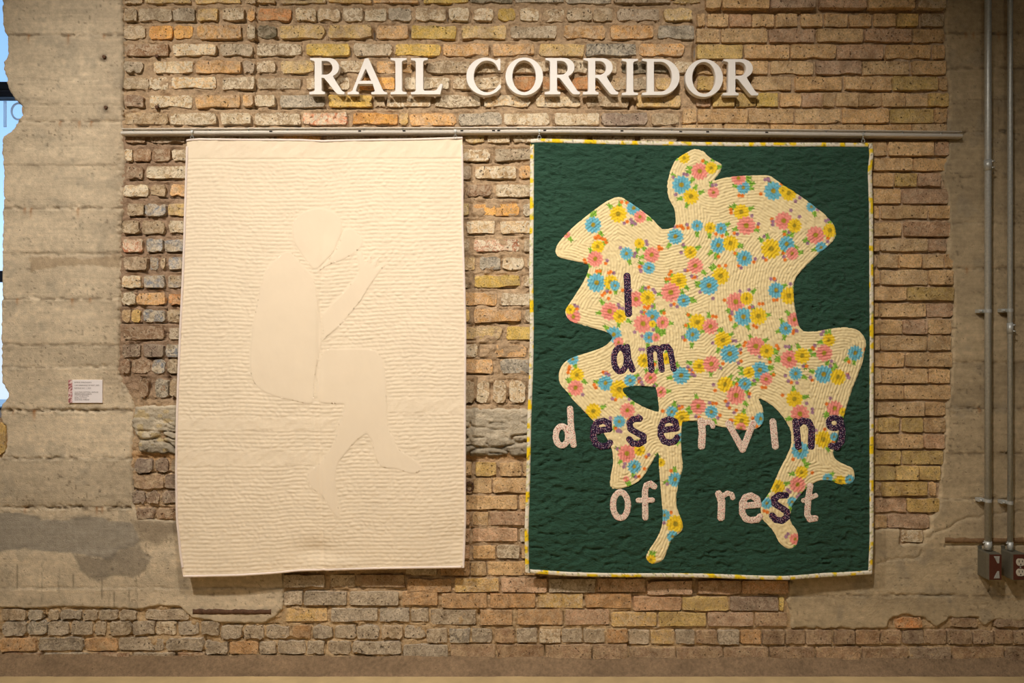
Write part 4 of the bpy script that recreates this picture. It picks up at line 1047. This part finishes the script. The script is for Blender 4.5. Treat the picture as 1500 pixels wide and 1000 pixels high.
LET = [
 ('C', 'n', [([(882, 190), (895, 495)], 58, 0)]),
 ('C', 'n', [(el(826, 868, 52, 98), 50, 1), ([(880, 768), (890, 860), (925, 950)], 54, 0)]),
 ('C', 'n', [([(1065, 788), (1080, 955)], 52, 0), ([(1068, 805), (1095, 778), (1125, 778), (1148, 805), (1165, 952)], 50, 0), ([(1150, 800), (1175, 768), (1213, 765), (1235, 800), (1262, 945)], 50, 0)]),
 ('E', 'd', [([(417, 325), (425, 480), (445, 615)], 52, 0), (el(350, 545, 50, 78), 50, 1)]),
 ('E', 'n', [([(620, 505), (735, 490), (730, 440), (690, 422), (640, 435), (608, 480), (605, 550), (625, 608), (670, 630), (720, 625), (742, 600)], 52, 0)]),
 ('E', 'n', [([(985, 405), (930, 410), (900, 440), (908, 488), (960, 520), (1015, 548), (1015, 588), (975, 613), (925, 605), (898, 572)], 52, 0)]),
 ('E', 'n', [([(1155, 500), (1285, 485), (1275, 432), (1225, 410), (1175, 430), (1155, 480), (1155, 540), (1180, 588), (1225, 603), (1270, 590), (1288, 560)], 52, 0)]),
 ('F', 'd', [([(40, 425), (50, 520), (42, 628)], 60, 0), ([(50, 455), (90, 432), (128, 442), (134, 468)], 42, 0)]),
 ('F', 'd', [([(262, 445), (375, 655), (462, 442)], 54, 0)]),
 ('F', 'd', [([(620, 430), (640, 628)], 56, 0)]),
 ('F', 'n', [([(805, 428), (825, 630)], 56, 0), ([(815, 455), (860, 422), (910, 432), (934, 482), (930, 630)], 56, 0)]),
 ('F', 'n', [(el(1118, 440, 46, 42), 48, 1), ([(1168, 412), (1186, 500), (1180, 588), (1140, 634), (1092, 625)], 54, 0)]),
 ('G', 'd', [(el(826, 328, 61, 104), 50, 1)]),
 ('G', 'd', [([(1100, 178), (1070, 155), (1037, 170), (1025, 220), (1028, 430)], 50, 0), ([(970, 290), (1085, 288)], 42, 0)]),
 ('H', 'd', [([(182, 240), (205, 300), (200, 430)], 60, 0), ([(205, 265), (250, 232), (285, 242), (294, 268)], 42, 0)]),
 ('H', 'd', [([(375, 335), (500, 325), (490, 277), (440, 250), (395, 265), (370, 310), (370, 390), (395, 438), (440, 450), (490, 445), (512, 420)], 52, 0)]),
 ('H', 'n', [([(722, 247), (665, 247), (627, 275), (632, 315), (680, 345), (730, 380), (730, 423), (690, 453), (640, 445), (610, 412)], 54, 0)]),
 ('H', 'd', [([(920, 172), (905, 270), (895, 400), (915, 440), (960, 435)], 52, 0), ([(865, 290), (965, 250)], 40, 0)])]
let_sdf = stroke_sdf([(tp(t, p), w / 5.5556, bool(c)) for t, fab, st in LET for p, w, c in st])
edge_px = np.minimum(np.minimum(U, 1 - U) * 500, np.minimum(V, 1 - V) * 637)
calm = sstep(-2, 1, fsdf(x, y)) * sstep(-1, 2.5, let_sdf(x, y)) * sstep(4, 9, edge_px)
sheet('quilted_panel', GXY, green_base(x, y) + green_wrk(x, y) * calm, 0.007, GR_REF, M_green, quilt2)

FLOWERS = '''Y 906 313 12|B 869 329 11.5|B 929 304 10|P 938 317 8.5|Y 876 361 9|B 999 270 13|Y 1013 287 11|P 1026 250 12|Y 1003 230 8|B 1022 330 8|B 990 346 11|B 918 371 9|P 955 373 11|Y 937 356 7|P 830 343 5
Y 1012 369 9|Y 1043 245 8.5|B 1090 274 9|P 1046 281 8|B 1134 279 13|Y 1157 282 11|P 1083 260 10|B 1190 302 7|Y 1087 310 11|P 1094 330 13|P 1149 323 12.5|Y 1165 330 10|P 1196 344 12.5|Y 1217 337 10|B 1204 362 8|Y 1130 364 14
B 1153 357 11|P 1161 371 9|B 1057 334 8|Y 1041 333 8|B 1053 359 11|Y 1071 356 11|P 872 379 11|B 951 392 8.5|P 1019 389 11|B 874 414 13|Y 895 413 10|B 901 418 7|P 932 438 11|Y 949 436 10.5|Y 995 411 11.5|P 983 428 13.5|B 1002 440 9
P 893 456 12.5|Y 908 463 9.5|P 840 464 10|Y 835 453 7|B 956 464 11|P 942 474 13|P 971 472 9|Y 956 474 5|B 951 494 8|P 961 494 6|Y 1022 472 12|B 1015 490 10|B 899 490 11|B 839 526 8|Y 845 549 10|Y 944 528 10|Y 976 525 8|Y 1025 536 10|B 998 550 12|P 906 501 7
B 1091 378 11|Y 1056 404 12|B 1039 418 13|B 1137 425 11|Y 1156 433 12|P 1078 442 13|Y 1094 437 9|B 1089 464 12.5|Y 1111 463 12|B 1151 481 9|P 1164 468 10|P 1041 478 11|Y 1059 498 12|B 1069 518 13|P 1107 507 13|Y 1123 514 10|P 1042 533 11.5|P 1156 526 12.5
Y 1175 521 11|Y 1214 498 9|P 1207 517 11.5|B 1253 517 10.5|B 1113 542 12|B 1165 547 9|B 1206 548 12.5|Y 1227 552 11|Y 1097 545 8|P 843 568 11|B 887 561 10.5|Y 907 570 13|B 923 557 8.5|P 953 553 9|Y 869 602 11|P 919 601 10.5|B 907 617 8.5|P 968 574 8|B 984 603 8
Y 999 612 11|P 1023 595 11|P 918 664 12.5|Y 937 659 8|B 929 683 9.5|B 989 702 10|Y 968 677 6|B 998 640 6|Y 1062 563 11|B 1091 562 9|P 1078 579 13|P 1122 555 9|Y 1163 584 11.5|P 1171 606 13|P 1222 598 11|Y 1234 603 6|B 1042 603 9|Y 1086 616 11|B 1114 613 9
P 1085 626 7|Y 1205 643 12|B 1221 639 6|B 1171 659 12|Y 1173 691 9|P 1167 709 11|Y 1138 712 10|B 1211 700 7|Y 1230 704 8|B 1244 702 7|Y 989 767 12.5|B 973 754 8|B 985 785 8|Y 953 819 7|B 1122 736 8|B 1159 734 7|P 1163 788 8|Y 1148 278 6|P 917 701 4'''
FL = []
for line in FLOWERS.splitlines():
    for it in line.split('|'):
        t, fx_, fy_, r_ = it.split(); FL.append((t, float(fx_), float(fy_), float(r_) * 1.06))
FCOL = {'Y': (246, 210, 50), 'B': (116, 190, 206), 'P': (246, 156, 138)}
FDK = {'Y': (222, 168, 24), 'B': (66, 140, 166), 'P': (222, 104, 92)}
def floral(x, y):
    c = np.tile(lin((243, 222, 168)), (len(x), 1)) * (1 + 0.03 * fbm(x / 12, y / 12, 131))[:, None]
    rr = random.Random(5)
    items = []
    for t, fx_, fy_, r_ in FL:
        n = 0; tries = 0
        want = 4 if r_ > 9 else 2
        while n < want and tries < 40:
            tries += 1; a = rr.uniform(0, 6.283); dd = r_ + rr.uniform(2, 6)
            bx, by = fx_ + dd * math.cos(a), fy_ + dd * math.sin(a)
            if any(math.hypot(bx - q[1], by - q[2]) < q[3] + 1.0 for q in FL if q[1] != fx_ or q[2] != fy_): continue
            items.append(('L' if n == 0 or rr.random() < .3 else rr.choice(['o', 'v', 'o', 'v']), bx, by, a)); n += 1
            if items[-1][0] in 'ov' and rr.random() < 0.55:
                a2 = a + rr.choice((-1, 1)) * 4.6 / dd
                items.append((rr.choice('ov'), fx_ + (dd + 1) * math.cos(a2), fy_ + (dd + 1) * math.sin(a2), a2))
    def near(cx, cy, r): return np.nonzero((np.abs(x - cx) < r) & (np.abs(y - cy) < r))[0]
    for t, bx, by, a in sorted(items, key=lambda q: q[0] != 'L'):
        i = near(bx, by, 9); 
        if not len(i): continue
        dx, dy = x[i] - bx, y[i] - by
        if t == 'L':
            for sgn in (-.45, .45):
                u = dx * math.cos(a + sgn) + dy * math.sin(a + sgn); v = -dx * math.sin(a + sgn) + dy * math.cos(a + sgn)
                e = (u / 5.2) ** 2 + (v / (2.0 * np.clip(1 - u / 9, .2, 1.5))) ** 2
                m = sstep(1.25, .8, e)[:, None]; tone = np.where(np.abs(v) < .5, 0, 1)[:, None]
                c[i] = c[i] * (1 - m) + m * (lin((150, 196, 74)) * tone + lin((96, 146, 50)) * (1 - tone))
        else:
            th = np.arctan2(dy, dx); R = 2.7 + .45 * np.cos(5 * th + a)
            m = sstep(R + .6, R - .6, np.hypot(dx, dy))[:, None]
            c[i] = c[i] * (1 - m) + m * lin((238, 128, 44) if t == 'o' else (166, 124, 146))
    for t, fx_, fy_, r_ in FL:
        i = near(fx_, fy_, r_ + 2)
        if not len(i): continue
        dx, dy = x[i] - fx_, y[i] - fy_; rad = np.hypot(dx, dy); th = np.arctan2(dy, dx) + fx_ * .7
        npet = 12 if r_ > 9 else 10
        pet = np.abs(np.cos(th * npet / 2))
        R = r_ * (0.74 + 0.27 * pet ** .6) + .3
        m = sstep(R + .5, R - .5, rad)[:, None]
        lines = (sstep(.34, .1, pet) * sstep(.2, .5, rad / r_))[:, None] * 0.75
        body = lin(FCOL[t]) * (1 - lines) + lin(FDK[t]) * lines
        inner = sstep(.55, .25, rad / r_)[:, None] * .5; body = body * (1 - inner) + lin(FDK[t]) * inner
        c[i] = c[i] * (1 - m) + m * body
        m = sstep(.27 * r_ + .5, .27 * r_ - .5, rad + .5 * vn(dx * 2, dy * 2, 7))[:, None]
        c[i] = c[i] * (1 - m) + m * lin((168, 148, 44))
    return c
def echo(x, y):   # rows of echo quilting that follow the outline
    dd = seg_dist(x, y, FIGURE, True)
    return dd
def fig_depth(x, y):
    e = echo(x, y) + 2.2 * fbm(x / 22, y / 22, 141, 2)
    return green_base(x, y) + 0.0026 + sstep(-1, 2, let_sdf(x, y)) * (0.0022 * np.abs(np.sin(e / 4.3 * math.pi)) + 0.0014 * vn(x / 3.4, y / 3.0, 142))
patch('floral_figure', (812, 215, 1272, 827), 1.0, fsdf, fig_depth, 0.0012, M_floral, quilt2, ref=GR_REF, edge=2.0, cols=floral)
WORDS = 'Iamdeservingofrest'
for ch, (t, fab, strokes) in zip(WORDS, LET):
    st = [(tp(t, p), w / 5.5556, bool(c)) for p, w, c in strokes]
    f = stroke_sdf(st); a = np.array([q for s_ in st for q in s_[0]]); b0 = a.min(0) - 8; b1 = a.max(0) + 8
    o = patch('applique_letter', (b0[0], b0[1], b1[0], b1[1]), 0.8, noisy(f, .35, 3, ord(ch)), lambda x, y: green_base(x, y) + 0.0046 + 0.0005 * vn(x / 2.6, y / 2.6, 144), 0.0014,
              M_navy if fab == 'n' else M_ditsy, quilt2, ref=GR_REF, edge=1.2)
    o['label'] = ('navy dotted cotton letter ' if fab == 'n' else 'pale pink floral cotton letter ') + ch
def bind_col(t, o_):
    c = np.tile(lin((232, 222, 200)), (len(t), 1))
    a = sstep(.25, .45, vn(t / 9, o_ * .12 + 3, 151))[:, None]; c = c * (1 - a) + lin((244, 206, 30)) * a
    a = sstep(.45, .6, vn(t / 3, o_ * .5, 152))[:, None] * .6; c = c * (1 - a) + lin((190, 190, 70)) * a
    a = sstep(.6, .75, vn(t / 2.2, o_ * .9 + 9, 153))[:, None] * .7; c = c * (1 - a) + lin((90, 84, 60)) * a
    return c
rim = [tuple(p) for p in np.concatenate([GXY[0, :-3:5], GXY[:-3:5, -1], GXY[-1, ::-1][:-3:5], GXY[::-1, 0][:-3:5]])]
binding('binding', rim, green_base, GR_REF, 5.2, M_bind, quilt2, bind_col)
finish(quilt2)

# ------------------------------------------------------------------ wall card
def card():
    ref = 0.008; X0, Z0 = P(100.6, 556.2, ref); X1, Z1 = P(150, 589.8, ref)
    root = rooted('exhibition_card', ((X0 + X1) / 2, -0.004, Z1), 'small white text card with a pink edge on the left concrete pier', 'card')
    w = X1 - X0; h = Z0 - Z1
    box('card_board', -w / 2, w / 2, -.005, .003, 0, h, M_card, root, .0006)
    # pink collage strip along one edge
    n = 22; V = []; F = []; C = []
    rr = random.Random(3)
    for i in range(n + 1):
        z = h * i / n
        for j in range(4):
            V.append((-w / 2 - .0006 + j * .0052, -.0054, z)); C.append(lin(rr.choice([(206, 150, 146), (224, 190, 182), (170, 96, 100), (236, 214, 206), (150, 84, 84)])))
    for i in range(n):
        for j in range(3): F.append((i * 4 + j, i * 4 + j + 1, i * 4 + j + 5, i * 4 + j + 4))
    mesh_obj('pink_print', V, F, M_floral, root, cols=np.array(C))
    lines = [('EMMA MACLEAN', 326, 0.0066), ('I AM DESERVING OF REST, 2023', 398, 0.0058), ('RESTING NO. 1, 2023', 467, 0.0058), ('QUILTING COTTON, VINTAGE', 565, 0.0056), ('REPURPOSED SHEETS,', 610, 0.0056),
             ('COTTON BATTING,', 655, 0.0056), ('PEARL COTTON', 703, 0.0056), ('QUILTING THREAD', 748, 0.0056)]
    widths = [410, 600, 400, 580, 420, 350, 300, 360]
    for (s_, yy, sz), wd in zip(lines, widths):
        cu = bpy.data.curves.new('card_text', 'FONT'); cu.body = s_; cu.size = 0.01
        t = bpy.data.objects.new('tmp', cu); COL.objects.link(t)
        me = bpy.data.meshes.new_from_object(t.evaluated_get(bpy.context.evaluated_depsgraph_get())); bpy.data.objects.remove(t); bpy.data.curves.remove(cu)
        me.materials.clear(); me.materials.append(M_ink)
        co = np.array([v.co[:] for v in me.vertices]); k = K(ref) / 16.667
        sx = wd * k / (co[:, 0].max() - co[:, 0].min()); sz_ = 30 * k / (co[:, 1].max() - 0)
        for v in me.vertices: v.co = ((v.co.x - co[:, 0].min()) * sx, -.0056, v.co.y * sz_)
        o = bpy.data.objects.new('card_text', me); COL.objects.link(o); o.parent = root
        o.location = (-w / 2 + (488 - 340) * k, 0, h - (yy + 15 - 265) * k)
card()

# ------------------------------------------------------------------ conduits and boxes
def conduit(px, rad, straps, coup, py1, label):
    X = (px - 750) * K(0.03); yc = -0.030
    zt = P(0, -130)[1]; zb = P(0, py1, .03)[1]
    root = rooted('electrical_conduit', (X, yc, zb), label, 'conduit', 'steel conduits on the right pier')
    cyl('pipe', (0, 0, 0), (0, 0, ROOM_TOP - zb), rad, M_zinc, root, n=20)
    z = lambda py: P(0, py, .03)[1] - zb
    c = cyl('coupling', (0, 0, z(coup + 8)), (0, 0, z(coup - 8)), rad * 1.16, M_zinc, root, n=20)
    for q in (-5, 4):
        bm = bmesh.new(); add_cyl(bm, (rad * .6, -rad * .6, z(coup + q)), (rad * 1.55, -rad * 1.0, z(coup + q)), .003, n=8); bm_obj('set_screw', bm, M_zinc, c, True)
    for sp in straps:
        zz = z(sp)
        bm = bmesh.new(); add_cyl(bm, (0, 0, zz - .006), (0, 0, zz + .006), rad * 1.1, n=20)
        add_box(bm, -rad - .020, -rad * .6, .006, .029, zz - .007, zz + .007, .002)
        s_ = bm_obj('pipe_strap', bm, M_zinc, root, False)
        bm = bmesh.new(); add_cyl(bm, (-rad - .012, .007, zz), (-rad - .012, -.001, zz), .005, .0035, n=10); bm_obj('strap_screw', bm, M_zinc, s_, True)
    cyl('box_connector', (0, 0, -.012), (0, 0, .020), rad * 1.14, M_zinc, root, n=18)
    bm = bmesh.new(); add_cyl(bm, (-rad, 0, .014), (-rad * 1.7, -.002, .014), .003, n=8); bm_obj('connector_screw', bm, M_zinc, root, True)
conduit(1447.3, .0117, [455.5, 733], 242, 800, 'thicker galvanised steel conduit that drops to the half-cut brown cover box')
conduit(1479.8, .0092, [454.5, 736], 481, 801, 'thinner galvanised steel conduit that drops to the duplex outlet box')
def ebox(pxl, pyt, label, outlet):
    x0, zt = P(pxl, pyt); w = 0.0495; h = 0.103; d = 0.062
    root = rooted('outlet_box', (x0 + w / 2, -d / 2, zt - h), label, 'outlet box', 'steel outlet boxes on the conduits')
    bm = bmesh.new(); add_box(bm, -w / 2, w / 2, -d / 2 + .004, d / 2, 0, h, .004)
    add_box(bm, -w / 2 + .001, -w / 2 + .016, d / 2 - .004, d / 2, h - .002, h + .012, .001)
    bm_obj('box_body', bm, M_box, root)
    cv = box('box_cover', -w / 2 + .001, w / 2 - .001, -d / 2 - .002, -d / 2 + .005, .001, h - .001, M_box, root, .0015)
    pl = box('cover_face', -w / 2 + .003, w / 2 - .0005, -d / 2 - .0035, -d / 2 - .001, .0035, h - .004, M_brown, root, .0006)
    yf = -d / 2 - .0035
    if outlet:
        for zc in (h * .5 + .0195, h * .5 - .0195):
            bm = bmesh.new(); add_cyl(bm, (.004, yf + .001, zc), (.004, yf - .0025, zc), .0165, n=24)
            for v in bm.verts: v.co.z = zc + max(-.0135, min(.0135, v.co.z - zc))
            rc = bm_obj('receptacle', bm, M_outlet, root)
            for sx, hh in ((-.0062, .0042), (.0062, .0036)):
                box('slot', .004 + sx - .0012, .004 + sx + .0012, yf - .0029, yf - .002, zc + .0035 - hh, zc + .0035 + hh, M_dark, rc)
            bm = bmesh.new(); add_cyl(bm, (.004, yf - .002, zc - .0078), (.004, yf - .0029, zc - .0078), .0026, n=12); bm_obj('ground_hole', bm, M_dark, rc)
        bm = bmesh.new(); add_cyl(bm, (.004, yf + .001, h / 2), (.004, yf - .0012, h / 2), .0028, n=10); bm_obj('cover_screw', bm, M_zinc, root)
    else:
        for s_ in (1, -1):
            V = []; c0 = h / 2
            pts = [(-.006, s_ * .042), (.016, s_ * .042), (.014, s_ * .015), (.008, s_ * .015)] 
            V = [(a, yf - .0012, c0 + b_) for a, b_ in pts] + [(a, yf + .0005, c0 + b_) for a, b_ in pts]
            F = [(0, 1, 2, 3), (7, 6, 5, 4)] + [(i, (i + 1) % 4, 4 + (i + 1) % 4, 4 + i) for i in range(4)]
            t = mesh_obj('mounting_ear', V, F, M_zinc, root, False)
            bm = bmesh.new(); add_cyl(bm, (-.001, yf - .0005, c0 + s_ * .036), (-.001, yf - .0028, c0 + s_ * .036), .0026, n=10); bm_obj('ear_screw', bm, M_zinc, t)
    return root
ebox(1431.3, 803, 'steel outlet box whose brown face shows two pale triangular ears', False)
ebox(1465.6, 803, 'steel outlet box with a brown face and two ivory receptacles', True)

# ------------------------------------------------------------------ track lights and the added fill panels (above the frame)
for i, (loc, tg, en, sz, bl, rad) in enumerate(SPOTS):
    l = Vector(loc); dr = (Vector(tg) - l).normalized()
    root = rooted('track_light', (l.x, l.y, ROOM_TOP), ['black track light aimed at the cream quilt', 'black track light aimed at the green quilt'][i], 'lamp', 'track lights on the ceiling')
    base = Vector((l.x, l.y, ROOM_TOP))
    a = l - dr * .03 - base; b_ = l - dr * .20 - base
    bm = bmesh.new(); add_cyl(bm, a - dr * .01, b_, .055, .045, n=24); bm_obj('lamp_can', bm, M_black, root, False)
    bm = bmesh.new(); add_cyl(bm, (0, 0, 0), b_ + dr * .05, .010, n=12); bm_obj('lamp_stem', bm, M_black, root, True)
    bm = bmesh.new(); add_cyl(bm, (0, 0, 0), (0, 0, -.03), .05, n=24); bm_obj('canopy_plate', bm, M_black, root)
    bm = bmesh.new(); add_cyl(bm, a - dr * .012, a - dr * .006, .045, n=24); bm_obj('lamp_lens', bm, M_lens, root)
for i, (x, y) in enumerate(FILL_PANELS):  # housings for the added fill lamps
    root = rooted('added_fill_panel', (x, y, ROOM_TOP), 'long white ceiling panel added for fill light', 'lamp', 'added fill light panels')
    box('fill_panel_housing', -.63, .63, -.18, .18, -.08, 0, M_white, root, .005)
    box('fill_panel_diffuser', -.60, .60, -.15, .15, -.088, -.079, M_lens, root)
print('objects', len(bpy.data.objects), 'tris', sum(len(p.vertices) - 2 for m in bpy.data.meshes for p in m.polygons))
